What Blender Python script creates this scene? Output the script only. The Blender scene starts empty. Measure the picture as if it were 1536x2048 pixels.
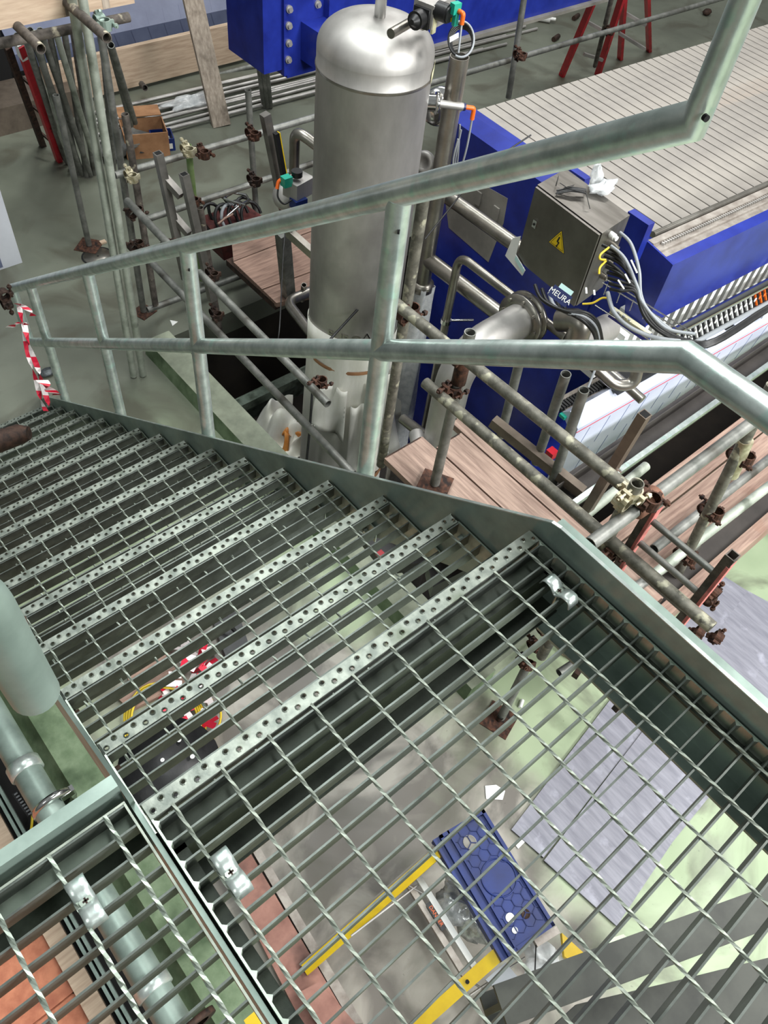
import bpy, math, random
from mathutils import Vector, Matrix, Euler
random.seed(7)
SC = bpy.context.scene
COL = SC.collection
# ------------------------------------------------------------------ camera
CR = [[0.75993662, -0.64263435, 0.09755728], [-0.4684701, -0.64554672, -0.60316267], [0.45059083, 0.41266273, -0.79162957]]
CP = Vector((-1.00440059, -0.46527807, 1.4306503))
CF = 1586.47
right, down, fwd = (Vector(r) for r in CR)
cd = bpy.data.cameras.new('camera'); cam = bpy.data.objects.new('camera', cd); COL.objects.link(cam)
rm = Matrix((right, -down, -fwd)).transposed().to_4x4(); rm.translation = CP
cam.matrix_world = rm
cd.sensor_fit = 'VERTICAL'; cd.sensor_height = 36.0; cd.lens = CF * 36.0 / 2048.0
cd.clip_start = 0.02; cd.clip_end = 200
SC.camera = cam
# ------------------------------------------------------------------ world, lights, exposure
w = bpy.data.worlds.new('hall_air'); SC.world = w; w.use_nodes = True
wn = w.node_tree; wn.nodes.clear()
wo = wn.nodes.new('ShaderNodeOutputWorld'); wb = wn.nodes.new('ShaderNodeBackground')
tc = wn.nodes.new('ShaderNodeTexCoord'); sp = wn.nodes.new('ShaderNodeSeparateXYZ'); cr = wn.nodes.new('ShaderNodeValToRGB')
wn.links.new(tc.outputs['Generated'], sp.inputs[0])
mm = wn.nodes.new('ShaderNodeMath'); mm.operation = 'MULTIPLY_ADD'; mm.inputs[1].default_value = .5; mm.inputs[2].default_value = .5
wn.links.new(sp.outputs['Z'], mm.inputs[0]); wn.links.new(mm.outputs[0], cr.inputs[0])
cr.color_ramp.elements[0].position = 0.40; cr.color_ramp.elements[0].color = (.05, .052, .05, 1)
cr.color_ramp.elements[1].position = 0.95; cr.color_ramp.elements[1].color = (.80, .84, .84, 1)
wn.links.new(cr.outputs[0], wb.inputs[0]); wb.inputs[1].default_value = 0.28
wn.links.new(wb.outputs[0], wo.inputs[0])
def area(name, loc, target, sx, sy, power, col=(1, 1, 1)):
    l = bpy.data.lights.new(name, 'AREA'); l.shape = 'RECTANGLE'; l.size = sx; l.size_y = sy; l.energy = power; l.color = col
    o = bpy.data.objects.new(name, l); COL.objects.link(o); o.location = loc
    o.rotation_euler = (Vector(target) - Vector(loc)).to_track_quat('-Z', 'Y').to_euler(); return o
area('roof_light', (5.6, -2.6, 5.2), (1.6, .6, -2.0), 3.0, 1.5, 430, (1, .99, .97))
area('front_fill', (3.0, -8.0, 3.2), (2.0, 1.0, -1.2), 5.0, 2.2, 900, (.98, 1, .99))  # unseen light added behind the camera to brighten the faces turned towards it
area('roof_light', (1.2, 3.2, 6.5), (.6, 1.5, -1.0), .9, 6.0, 400, (.95, 1, .99))
area('roof_light', (8.0, 6.0, 6.0), (4.0, 4.0, -2.0), 5.0, 1.0, 260, (1, .99, .97))
area('roof_light', (-5.0, -1.0, 3.5), (-1.5, .5, -2.8), 1.5, 1.5, 50, (.98, 1, .97))
SC.view_settings.view_transform = 'Standard'; SC.view_settings.look = 'None'
SC.view_settings.gamma = 1.0; SC.view_settings.use_curve_mapping = False; SC.view_settings.exposure = 0.52
# ------------------------------------------------------------------ helpers
FZ = -2.8          # hall floor (landing grating is z = 0)
def at(u, v, X=None, Y=None, Z=None, D=None):
    d = right * ((u - 768) / CF) + down * ((v - 1024) / CF) + fwd
    if D is not None: s = D
    elif X is not None: s = (X - CP.x) / d.x
    elif Y is not None: s = (Y - CP.y) / d.y
    else: s = (Z - CP.z) / d.z
    return CP + d * s
def lin(h):
    c = [int(h[i:i+2], 16) / 255 for i in (0, 2, 4)]
    return tuple(x / 12.92 if x <= .04045 else ((x + .055) / 1.055) ** 2.4 for x in c) + (1,)
MAT = {}
def mat(name, c1, c2=None, rough=.5, metal=0., scale=6., stretch=(1, 1, 1), detail=6., bump=0., bscale=60., lo=.35, hi=.65, spec=.5, c3=None, s3=2., lo3=.55, hi3=.7, alpha=None, trans=0.):
    m = bpy.data.materials.new(name); m.use_nodes = True; nt = m.node_tree; n = nt.nodes; L = nt.links
    b = n['Principled BSDF']; b.inputs['Roughness'].default_value = rough; b.inputs['Metallic'].default_value = metal
    b.inputs['Specular IOR Level'].default_value = spec
    if trans: b.inputs['Transmission Weight'].default_value = trans
    if alpha is not None: b.inputs['Alpha'].default_value = alpha
    tcn = n.new('ShaderNodeTexCoord'); mp = n.new('ShaderNodeMapping'); mp.inputs['Scale'].default_value = stretch
    L.new(tcn.outputs['Object'], mp.inputs[0])
    col = None
    if c2:
        t = n.new('ShaderNodeTexNoise'); t.inputs['Scale'].default_value = scale; t.inputs['Detail'].default_value = detail
        t.inputs['Roughness'].default_value = .6
        L.new(mp.outputs[0], t.inputs['Vector'])
        r = n.new('ShaderNodeValToRGB'); r.color_ramp.elements[0].position = lo; r.color_ramp.elements[1].position = hi
        r.color_ramp.elements[0].color = lin(c1); r.color_ramp.elements[1].color = lin(c2)
        L.new(t.outputs['Fac'], r.inputs[0]); col = r.outputs[0]
    if c3:
        t = n.new('ShaderNodeTexNoise'); t.inputs['Scale'].default_value = s3; t.inputs['Detail'].default_value = 5
        L.new(tcn.outputs['Object'], t.inputs['Vector'])
        r = n.new('ShaderNodeValToRGB'); r.color_ramp.elements[0].position = lo3; r.color_ramp.elements[1].position = hi3
        r.color_ramp.elements[0].color = (0, 0, 0, 1); r.color_ramp.elements[1].color = (1, 1, 1, 1)
        L.new(t.outputs['Fac'], r.inputs[0])
        mx = n.new('ShaderNodeMix'); mx.data_type = 'RGBA'; L.new(r.outputs[0], mx.inputs['Factor'])
        if col: L.new(col, mx.inputs[6])
        else: mx.inputs[6].default_value = lin(c1)
        mx.inputs[7].default_value = lin(c3); col = mx.outputs[2]
    if col: L.new(col, b.inputs['Base Color'])
    else: b.inputs['Base Color'].default_value = lin(c1)
    if bump:
        t = n.new('ShaderNodeTexNoise'); t.inputs['Scale'].default_value = bscale; t.inputs['Detail'].default_value = 4
        L.new(mp.outputs[0], t.inputs['Vector']); bp = n.new('ShaderNodeBump'); bp.inputs['Strength'].default_value = bump; bp.inputs['Distance'].default_value = .003
        L.new(t.outputs['Fac'], bp.inputs['Height']); L.new(bp.outputs[0], b.inputs['Normal'])
    MAT[name] = m; return m
galv = mat('galvanised_new', 'a6b2ad', 'cfd8d3', .32, .68, 16, (1, 1, 1), bump=.2, bscale=50, c3='b3ccc3', s3=22, lo3=.58, hi3=.68)
galv_d = mat('galvanised_plate', '75857d', '97a89f', .42, .45, 5, bump=.1, bscale=30)
galv_g = mat('galvanised_grating', '8c978c', 'b4beb2', .4, .75, 20, bump=.1)
rod_m = mat('galvanised_rod', '777f75', '9ba296', .5, .45, 20)
nos_m = mat('galvanised_nosing', '666d66', '8e948a', .46, .5, 30, bump=.3, c3='5a6252', s3=9, lo3=.55, hi3=.7)
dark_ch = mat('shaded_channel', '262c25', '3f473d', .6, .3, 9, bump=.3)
galv_b = mat('galvanised_bearing_bar', '444944', '626863', .42, .6, 12, bump=.1)  # dark reflections on the bar sides put into the base colour
galv_ch = mat('galvanised_channel', '4c564c', '6f7b6f', .55, .45, 7, c3='3a4237', s3=9, lo3=.5, hi3=.7)
scaf = mat('weathered_tube', '5f615c', '8b8b86', .5, .5, 12, (1, 1, 1), bump=.2, c3='4a4842', s3=6, lo3=.55, hi3=.7)
scaf_l = mat('pale_tube', '8f968a', 'b4b9ae', .55, .4, 9, bump=.2, c3='6e7468', s3=7, lo3=.55, hi3=.7)
scaf_p = mat('painted_tube', '3c3733', '6a625b', .7, .2, 18, bump=.4, c3='b5ad97', s3=14, lo3=.62, hi3=.7)
scaf_m = mat('mossy_tube', '504e46', '7b786d', .6, .3, 22, bump=.4, c3='a5a28e', s3=20, lo3=.56, hi3=.64)
rust = mat('rusty_iron', '2c1a13', '63402f', .75, .3, 30, bump=.6, c3='1d1310', s3=25, lo3=.5, hi3=.65)
rust_d = mat('dark_iron', '1d1613', '4a3429', .75, .3, 30, bump=.5)
brass = mat('pale_coupler', '8d8468', 'cfc8b0', .45, .6, 20, bump=.3)
steel = mat('satin_stainless', 'a19e9a', 'c6c3bf', .52, .72, 3, (1, 1, .4), bump=.04, bscale=90, c3='8e8a87', s3=2.5, lo3=.5, hi3=.8)
steel_d = mat('pipe_stainless', '837f77', 'a5a199', .33, .9, 6, bump=.05)
steel_b = mat('cabinet_stainless', '625e58', '7d7973', .34, .85, 3, (6, 1, 1), bump=.03, c3='95918b', s3=1.5)
chrome = mat('polished_steel', 'c8c8c6', rough=.15, metal=1.)
blue = mat('blue_enamel', '182474', '22328f', .3, .0, 5, c3='4f5aa8', s3=3.2, lo3=.68, hi3=.86)
blue_p = mat('blue_plastic', '0a1f58', '102b70', .42, .0, 8)
navy = mat('navy_label', '14204e', rough=.4)
wood = mat('scaffold_board', '7d6358', 'a18778', .75, 0, 5, (1, 14, 14), bump=.35, bscale=12, c3='8a6858', s3=5, lo3=.6, hi3=.75)
wood_y = mat('scaffold_board_lengthwise', '7c665b', 'a28a7c', .75, 0, 5, (14, 1, 14), bump=.35, bscale=12, c3='85665a', s3=5, lo3=.6, hi3=.75)
timber = mat('clean_timber', 'ab937d', 'c7b19a', .7, 0, 4, (1, 10, 10), bump=.2, bscale=10)
timber_g = mat('grey_timber', '8c7f72', 'b3a596', .75, 0, 5, (8, 8, 1), bump=.3, bscale=10, c3='6e6256', s3=6)
ply_d = mat('brown_film_board', '7c5348', 'a07466', .6, 0, 6, c3='5d3f38', s3=4)
white = mat('white_plastic', 'd8dad6', 'e8e8e4', .45, 0, 5)
film = mat('protective_film', 'b9c0d8', 'd0d4e4', .3, 0, 2.2, (1, 1, 1), c3='b2bccc', s3=1.5, spec=.6)
film_l = mat('film_print', '8b98bd', rough=.4); film_r = mat('film_red_line', 'c8465a', rough=.4)
wrapm = mat('white_wrap', 'd4d3c6', 'eceae2', .5, 0, 6, (1, 1, .3), bump=1., bscale=18)
bagm = mat('clear_bag', 'd2d6d8', 'f2f4f4', .15, 0, 25, bump=.9, bscale=25, alpha=.55)
foil = mat('silvery_bag', 'a9adad', 'e6e8e8', .2, .5, 30, bump=1., bscale=40)
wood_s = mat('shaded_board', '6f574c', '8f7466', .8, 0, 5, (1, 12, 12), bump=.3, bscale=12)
grey_sheet = mat('grey_sheet', '74747f', '8e8e98', .5, 0, 4, (8, 1, 1), bump=.15, bscale=20, c3='a7a7b4', s3=9, lo3=.6, hi3=.75)
plate_top = mat('filter_plate', '807b76', '98928a', .5, 0, 3, c3='a08f80', s3=2, lo3=.62, hi3=.75)
black = mat('black_rubber', '0d0d0e', '1b1b1c', .45, 0, 20, bump=.2)
dark = mat('dark_void', '060606', rough=.9)
conduit = mat('grey_cable', '8e9296', rough=.4)
yellow = mat('yellow_paint', 'c6a400', 'dcbc08', .4, 0, 6)
ycable = mat('yellow_hose', 'd8bc30', rough=.4)
orange = mat('orange_plug', 'e8671c', rough=.4)
teal = mat('teal_plastic', '1f9c86', rough=.35)
green = mat('green_painted_steel', '3d6b2c', '5d8c48', .5, 0, 8, bump=.2, c3='2e4a24', s3=9)
lime = mat('lime_plastic', '57b83a', rough=.4)
red = mat('red_paint', 'a31222', 'c21a2c', .45, 0, 10, c3='5d1018', s3=14, lo3=.65, hi3=.7)
redw = mat('barrier_tape', 'c81838', rough=.45); whitet = mat('barrier_tape_white', 'e6dedd', rough=.45)
cyan = mat('pale_label', 'b8d8d4', rough=.4)
card = mat('cardboard', '8d6444', 'a87c58', .8, 0, 8)
terra = mat('terracotta_tile', '9a5b42', 'b87658', .7, 0, 14, bump=.2, c3='8a4c38', s3=5)
kerbm = mat('green_kerb', '55694a', '76886a', .55, 0, 9, bump=.3, c3='3f5236', s3=4)
kerbt = mat('kerb_top_paint', '7b8170', '949a86', .6, 0, 8, bump=.2)
pitm = mat('pit_concrete', '1c1713', '2c251e', .8, 0, 4, bump=.3)
# floor: green epoxy, worn to brown-grey concrete under the stairs
def floor_mat():
    m = bpy.data.materials.new('worn_green_epoxy'); m.use_nodes = True; nt = m.node_tree; n = nt.nodes; L = nt.links
    b = n['Principled BSDF']; g = n.new('ShaderNodeNewGeometry'); s = n.new('ShaderNodeSeparateXYZ'); L.new(g.outputs['Position'], s.inputs[0])
    def noise(sc, det=6, dist=0.):
        t = n.new('ShaderNodeTexNoise'); t.inputs['Scale'].default_value = sc; t.inputs['Detail'].default_value = det; t.inputs['Distortion'].default_value = dist
        L.new(g.outputs['Position'], t.inputs['Vector']); return t.outputs['Fac']
    def ramp(f, a, c, ca, cb):
        r = n.new('ShaderNodeValToRGB'); r.color_ramp.elements[0].position = a; r.color_ramp.elements[1].position = c
        r.color_ramp.elements[0].color = ca; r.color_ramp.elements[1].color = cb; L.new(f, r.inputs[0]); return r.outputs[0]
    def mix(f, a, c):
        x = n.new('ShaderNodeMix'); x.data_type = 'RGBA'; L.new(f, x.inputs['Factor']); L.new(a, x.inputs[6]); L.new(c, x.inputs[7]); return x.outputs[2]
    def m2(op, a, c):
        x = n.new('ShaderNodeMath'); x.operation = op
        for i, q in enumerate((a, c)):
            if isinstance(q, (int, float)): x.inputs[i].default_value = q
            else: L.new(q, x.inputs[i])
        return x.outputs[0]
    W0, W1 = (0, 0, 0, 1), (1, 1, 1, 1)
    greenc = ramp(noise(1.3), .35, .65, lin('8e9e7e'), lin('a9b896'))
    worn = ramp(noise(3.2, 9, .8), .42, .60, lin('66615a'), lin('9b968c'))
    # distance from the middle of the worn patch (0.05, 0.6), stretched
    dx = m2('MULTIPLY', m2('SUBTRACT', s.outputs['X'], -.15), .82); dy = m2('MULTIPLY', m2('SUBTRACT', s.outputs['Y'], .4), .45)
    d = m2('SQRT', m2('ADD', m2('MULTIPLY', dx, dx), m2('MULTIPLY', dy, dy)), 0)
    d = m2('ADD', d, m2('MULTIPLY', m2('SUBTRACT', noise(1.8), .5), 1.3))
    fac = ramp(d, .62, .95, W1, W0)
    c = mix(fac, greenc, worn)
    far = ramp(m2('MULTIPLY', s.outputs['Y'], .1), .2, .38, W0, W1)     # dimmer light beyond the stairs, put into the floor colour as darker grey
    far_dim = ramp(noise(1.1, 7), .35, .65, lin('575a4f'), lin('6f7366'))
    c = mix(far, c, far_dim)
    st = ramp(noise(1.7, 9, 1.2), .50, .66, W0, (.72, .72, .72, 1))
    stc = n.new('ShaderNodeRGB'); stc.outputs[0].default_value = lin('4c4a3e')
    c = mix(st, c, stc.outputs[0])
    sk = ramp(noise(35, 3), .70, .74, W0, (.35, .35, .35, 1)); wc = n.new('ShaderNodeRGB'); wc.outputs[0].default_value = lin('3f4238'); c = mix(sk, c, wc.outputs[0])
    L.new(c, b.inputs['Base Color'])
    L.new(ramp(noise(4), .3, .7, (.38, .38, .38, 1), (.6, .6, .6, 1)), b.inputs['Roughness']); return m
floorm = floor_mat()

class M:
    def __init__(s): s.v = []; s.f = []; s.sm = []
    def add(s, vs, fs, smooth=False):
        k = len(s.v); s.v += [Vector(p) for p in vs]; s.f += [tuple(i + k for i in f) for f in fs]; s.sm += [smooth] * len(fs); return s
    def box(s, a, b):
        a = Vector(a); b = Vector(b); lo = [min(a[i], b[i]) for i in range(3)]; hi = [max(a[i], b[i]) for i in range(3)]
        return s.hexa([(lo[0], lo[1], lo[2]), (hi[0], lo[1], lo[2]), (hi[0], hi[1], lo[2]), (lo[0], hi[1], lo[2])], [(lo[0], lo[1], hi[2]), (hi[0], lo[1], hi[2]), (hi[0], hi[1], hi[2]), (lo[0], hi[1], hi[2])])
    def hexa(s, lo, hi):
        n = len(lo); return s.add(list(lo) + list(hi), [tuple(reversed(range(n))), tuple(range(n, 2 * n))] + [(i, (i + 1) % n, (i + 1) % n + n, i + n) for i in range(n)])
    def cube(s, c, size, rot=None):
        c = Vector(c); h = Vector(size) * .5; R = rot if rot is not None else Matrix.Identity(3)
        q = lambda x, y, z: c + R @ Vector((x * h.x, y * h.y, z * h.z))
        return s.hexa([q(-1, -1, -1), q(1, -1, -1), q(1, 1, -1), q(-1, 1, -1)], [q(-1, -1, 1), q(1, -1, 1), q(1, 1, 1), q(-1, 1, 1)])
    def prism(s, pts, vec):
        vec = Vector(vec); return s.hexa([Vector(p) for p in pts], [Vector(p) + vec for p in pts])
    def bar(s, a, b, w, h, up=(0, 0, 1)):            # rectangular bar from a to b, w across, h along up
        a = Vector(a); b = Vector(b); d = (b - a).normalized(); u = Vector(up); sd = d.cross(u)
        if sd.length < 1e-4: sd = d.cross(Vector((1, 0, 0)))
        sd.normalize(); u = sd.cross(d).normalized()
        o = [sd * (x * w / 2) + u * (y * h / 2) for x, y in ((-1, -1), (1, -1), (1, 1), (-1, 1))]
        return s.hexa([a + p for p in o], [b + p for p in o])
    def path(s, pts, r, seg=14, hollow=0., cap=True, rs=None):
        pts = [Vector(p) for p in pts]; n = len(pts); k0 = len(s.v); ref = None; rings = []
        for i, p in enumerate(pts):
            t = (pts[min(i + 1, n - 1)] - pts[max(i - 1, 0)]).normalized()
            if ref is None: ref = t.orthogonal().normalized()
            ref = (ref - t * ref.dot(t)); ref = ref.normalized() if ref.length > 1e-5 else t.orthogonal().normalized()
            bi = t.cross(ref); rr = rs[i] if rs else r
            if 0 < i < n - 1:
                c = (pts[i] - pts[i-1]).normalized().dot(t); k = 1 / max(c, .5)
            else: k = 1
            mt = None
            if k > 1.01:
                mt = ((pts[i+1] - pts[i]).normalized() - (pts[i] - pts[i-1]).normalized())
                mt = (mt - t * mt.dot(t)).normalized() if mt.length > 1e-5 else None
            ring = []
            for j in range(seg):
                a = 2 * math.pi * j / seg; o = (ref * math.cos(a) + bi * math.sin(a)) * rr
                if mt is not None: o = o + mt * (o.dot(mt) * (k - 1))
                ring.append(p + o)
            rings.append(ring)
        vs = [q for r_ in rings for q in r_]; fs = [(i * seg + j, i * seg + (j + 1) % seg, (i + 1) * seg + (j + 1) % seg, (i + 1) * seg + j) for i in range(n - 1) for j in range(seg)]
        s.add(vs, fs, True)
        if hollow:
            ri = 1 - hollow
            for e, sg in ((0, 1), (n - 1, -1)):
                c = pts[e]; inner = [c + (q - c) * ri for q in rings[e]]; dirn = (pts[1] - pts[0] if e == 0 else pts[-2] - pts[-1]); dep = min(dirn.length * .45, .3); dn = dirn.normalized() * dep
                deep = [q + dn for q in inner]
                s.add(rings[e] + inner + deep, [(j, (j + 1) % seg, seg + (j + 1) % seg, seg + j) for j in range(seg)] + [(seg + j, seg + (j + 1) % seg, 2 * seg + (j + 1) % seg, 2 * seg + j) for j in range(seg)] + [tuple(2 * seg + j for j in range(seg))])
        elif cap:
            s.add(rings[0], [tuple(reversed(range(seg)))]); s.add(rings[-1], [tuple(range(seg))])
        return s
    def cyl(s, a, b, r, seg=16, hollow=0., r2=None): return s.path([a, b], r, seg, hollow, rs=[r, r2] if r2 is not None else None)
    def lathe(s, prof, c=(0, 0, 0), axis=(0, 0, 1), seg=32, smooth=True):
        ax = Vector(axis).normalized(); u = ax.orthogonal().normalized(); v = ax.cross(u); c = Vector(c)
        vs = [c + ax * z + (u * math.cos(2 * math.pi * j / seg) + v * math.sin(2 * math.pi * j / seg)) * max(r, 1e-5) for r, z in prof for j in range(seg)]
        return s.add(vs, [(i * seg + j, i * seg + (j + 1) % seg, (i + 1) * seg + (j + 1) % seg, (i + 1) * seg + j) for i in range(len(prof) - 1) for j in range(seg)], smooth)
    def sheet(s, fn, nu, nv, t=.002, smooth=True):   # fn(u,v)->point ; two-sided thin cloth / film
        g = [fn(i / nu, j / nv) for i in range(nu + 1) for j in range(nv + 1)]; g = [Vector(p) for p in g]
        q = lambda i, j: i * (nv + 1) + j
        nrm = []
        for i in range(nu + 1):
            for j in range(nv + 1):
                a = g[q(min(i + 1, nu), j)] - g[q(max(i - 1, 0), j)]; b = g[q(i, min(j + 1, nv))] - g[q(i, max(j - 1, 0))]
                c = a.cross(b); nrm.append(c.normalized() if c.length > 1e-9 else Vector((0, 0, 1)))
        N = len(g); fs = []
        for i in range(nu):
            for j in range(nv):
                a, b, c, d = q(i, j), q(i + 1, j), q(i + 1, j + 1), q(i, j + 1); fs += [(a, b, c, d), (d + N, c + N, b + N, a + N)]
        rim = [q(i, 0) for i in range(nu + 1)] + [q(nu, j) for j in range(1, nv + 1)] + [q(i, nv) for i in range(nu - 1, -1, -1)] + [q(0, j) for j in range(nv - 1, 0, -1)]
        for k in range(len(rim)): a, b = rim[k], rim[(k + 1) % len(rim)]; fs.append((b, a, a + N, b + N))
        return s.add(g + [g[k] - nrm[k] * t for k in range(N)], fs, smooth)
    def ball(s, c, r, seg=12, squash=(1, 1, 1)):
        c = Vector(c); n = seg // 2; vs = []
        for i in range(n + 1):
            th = math.pi * i / n
            for j in range(seg):
                a = 2 * math.pi * j / seg; vs.append(c + Vector((math.sin(th) * math.cos(a) * squash[0], math.sin(th) * math.sin(a) * squash[1], math.cos(th) * squash[2])) * r)
        return s.add(vs, [(i * seg + j, (i + 1) * seg + j, (i + 1) * seg + (j + 1) % seg, i * seg + (j + 1) % seg) for i in range(n) for j in range(seg)], True)
    def build(s, name, m, parent=None, label=None, cat=None, group=None, kind=None, org=None):
        wl = Vector((0, 0, 0)); p = parent
        while p is not None: wl += Vector(p.location); p = p.parent
        if parent is None:
            xs = [v.x for v in s.v]; ys = [v.y for v in s.v]; zs = [v.z for v in s.v]
            org = Vector(org) if org is not None else Vector(((min(xs) + max(xs)) / 2, (min(ys) + max(ys)) / 2, min(zs)))
            base = org
        else: org = Vector((0, 0, 0)); base = wl
        me = bpy.data.meshes.new(name); me.from_pydata([tuple(v - base) for v in s.v], [], s.f); me.update()
        me.polygons.foreach_set('use_smooth', s.sm)
        ms = m if isinstance(m, (list, tuple)) else [m]
        for x in ms: me.materials.append(x)
        o = bpy.data.objects.new(name, me); COL.objects.link(o); o.location = org
        if parent is not None: o.parent = parent
        tag(o, label, cat, group, kind); return o
def tag(o, label=None, cat=None, group=None, kind=None):
    for k, v in (('label', label), ('category', cat), ('group', group), ('kind', kind)):
        if v: o[k] = v
    return o
def thing(name, label, cat, loc, group=None):
    o = bpy.data.objects.new(name, None); o.empty_display_size = .05; COL.objects.link(o); o.location = Vector(loc); return tag(o, label, cat, group)
def copy_tree(o, parent=None):
    c = o.copy(); COL.objects.link(c); c.parent = parent
    for ch in list(o.children): copy_tree(ch, c)
    return c
def spline(pts, n=8):
    pts = [Vector(p) for p in pts]; out = []
    for i in range(len(pts) - 1):
        p0 = pts[max(i - 1, 0)]; p1 = pts[i]; p2 = pts[i + 1]; p3 = pts[min(i + 2, len(pts) - 1)]
        for k in range(n):
            t = k / n; out.append(.5 * ((2 * p1) + (p2 - p0) * t + (2 * p0 - 5 * p1 + 4 * p2 - p3) * t * t + (3 * p1 - p0 - 3 * p2 + p3) * t ** 3))
    return out + [pts[-1]]
def rounded(pts, r, n=6):           # polyline with rounded corners
    pts = [Vector(p) for p in pts]; out = [pts[0]]
    for i in range(1, len(pts) - 1):
        a = (pts[i-1] - pts[i]); b = (pts[i+1] - pts[i]); rr = min(r, a.length * .45, b.length * .45)
        A = pts[i] + a.normalized() * rr; B = pts[i] + b.normalized() * rr
        for k in range(n + 1):
            t = k / n; out.append(A * (1 - t) ** 2 + pts[i] * 2 * t * (1 - t) + B * t * t)
    return out + [pts[-1]]
# ------------------------------------------------------------------ the setting
PX0, PX1, PY0, PY1 = 1.12, 8.6, .62, 4.03
f = M()
for a, b in (((-7, -5), (PX0, 15)), ((PX0, -5), (15, PY0)), ((PX0, PY1), (15, 15)), ((PX1, PY0), (15, PY1))): f.box((a[0], a[1], FZ - .2), (b[0], b[1], FZ))
f.build('floor', floorm, kind='structure')
p = M(); p.box((PX0 - .05, PY0 - .05, FZ - 1.3), (PX1 + .05, PY1 + .05, FZ - 1.2))
p.box((PX0 - .06, PY0, FZ - 1.2), (PX0, PY1, FZ - .2)); p.box((PX0, PY0 - .06, FZ - 1.2), (PX1, PY0, FZ - .2)); p.box((PX0, PY1, FZ - 1.2), (PX1, PY1 + .06, FZ - .2))
p.build('floor_pit', pitm, kind='structure')
k = M(); k.prism([(.90, PY0 - .2, FZ), (.925, PY0 - .2, FZ + .12), (1.12, PY0 - .2, FZ + .12), (1.12, PY0 - .2, FZ)], (0, 3.55, 0)); k.build('trim_1', [kerbm], kind='structure')
k = M(); k.prism([(1.12, PY0 - .2, FZ), (1.12, PY0 - .18, FZ + .12), (1.12, PY0, FZ + .12), (1.12, PY0, FZ)], (PX1 - 1.12, 0, 0)); k.build('trim_2', [kerbt], kind='structure')
k = M(); k.prism([(.925, PY0 - .2, FZ + .12), (1.118, PY0 - .2, FZ + .12), (1.118, PY0 - .2, FZ + .124), (.925, PY0 - .2, FZ + .124)], (0, 3.55, 0)); k.build('trim_3', [kerbt], kind='structure')
k = M(); k.prism([(-1.13, -3, FZ), (-1.05, -3, FZ + .12), (-.88, -3, FZ + .12), (-.86, -3, FZ)], (0, 6.2, 0)); k.build('trim_4', [kerbm], kind='structure')
# tiled strip at the lower left
k = M(); k.box((-3.2, -3, FZ), (-1.47, 1.9, FZ + .012)); k.build('floor_tiled_bed', [terra], kind='structure')
tile0 = None
for i in range(6):
    for j in range(12):
        x = -1.75 - i * .3; y = -1.6 + j * .3; q = M(); q.box((x, y, FZ + .012), (x + .292, y + .292, FZ + .022))
        q.build('floor_tile', terra, kind='structure')
# ------------------------------------------------------------------ nosing strip with punched holes (shared by every tread and by the landing)
XL, XR = -.943, .047
def nosing(m, y0, y1, z, n=45):
    W = (XR - XL) / n
    for i in range(n):
        a = XL + i * W; b = a + W; cx = (a + b) / 2; h = y1 - y0; cy = y0 + h * (.68 if i % 2 else .34); r = .0044
        o = [(a, y0), (cx, y0), (b, y0), (b, cy), (b, y1), (cx, y1), (a, y1), (a, cy)]
        ang = [225, 270, 315, 0, 45, 90, 135, 180]
        R = lambda k, zz: [(cx + k * math.cos(math.radians(t)), cy + k * math.sin(math.radians(t)), zz) for t in ang]
        rim = R(r * 1.55, z); top = R(r, z + .0028); low = R(r, z - .004)
        vs = [(p[0], p[1], z) for p in o] + rim + top + low; fs = []
        for k_ in range(8):
            n_ = (k_ + 1) % 8; fs += [(k_, n_, 8 + n_, 8 + k_), (8 + k_, 8 + n_, 16 + n_, 16 + k_), (16 + k_, 16 + n_, 24 + n_, 24 + k_)]
        m.add(vs, fs)
    m.box((XL, y1 - .003, z - .034), (XR, y1, z - .0005)); m.box((XL, y0, z - .02), (XR, y0 + .003, z - .0005))
    return m
def rod(m, x, y0, y1, z, r=.0042, ph=0.):         # twisted square cross rod along Y
    n = max(2, int(abs(y1 - y0) / .0115)); vs = []
    for i in range(n + 1):
        a0 = ph + i * math.radians(30)
        for j in range(4): a = a0 + j * math.pi / 2; vs.append((x + math.cos(a) * r, y0 + (y1 - y0) * i / n, z + math.sin(a) * r))
    m.add(vs, [(i * 4 + j, i * 4 + (j + 1) % 4, i * 4 + 4 + (j + 1) % 4, i * 4 + 4 + j) for i in range(n) for j in range(4)] + [(0, 1, 2, 3), (n * 4 + 3, n * 4 + 2, n * 4 + 1, n * 4)]); return m
BP = .0414
stair = thing('staircase', 'galvanised steel staircase of open grating treads running down past the stainless tank', 'staircase', (-.45, 3.7, FZ))
# stringers
def stringer(x0, x1, name):
    m = M(); sl = -.7108
    zt = lambda y: (y - .02) * sl + .046
    top = [(3.74, zt(3.74)), (.005, zt(.005) + .006), (-.02, .068), (-1.3, .068)]
    bot = [(-1.3, -.19), (-.06, -.19), (3.95, zt(3.95) - .13), (3.95, zt(3.95) - .04)]
    m.prism([(x0, y, z) for y, z in top + bot], (x1 - x0, 0, 0)); return m
s1 = stringer(.056, .064, 'stringer').build('stringer', galv_d, stair)
m = M(); E_ = [(.0, 3.74, 0)]; zt_s = lambda y: (y - .02) * -.7108 + .046
for (ya, za), (yb, zb) in (((3.74, zt_s(3.74)), (.005, zt_s(.005) + .006)), ((.005, zt_s(.005) + .006), (-.02, .068)), ((-.02, .068), (-1.3, .068))): m.bar((.060, ya, za + .001), (.060, yb, zb + .001), .0085, .003, (0, 0, 1))
m.build('top_edge', galv, s1)  # brighter strip added for the lit look of the plate's top face
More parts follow.
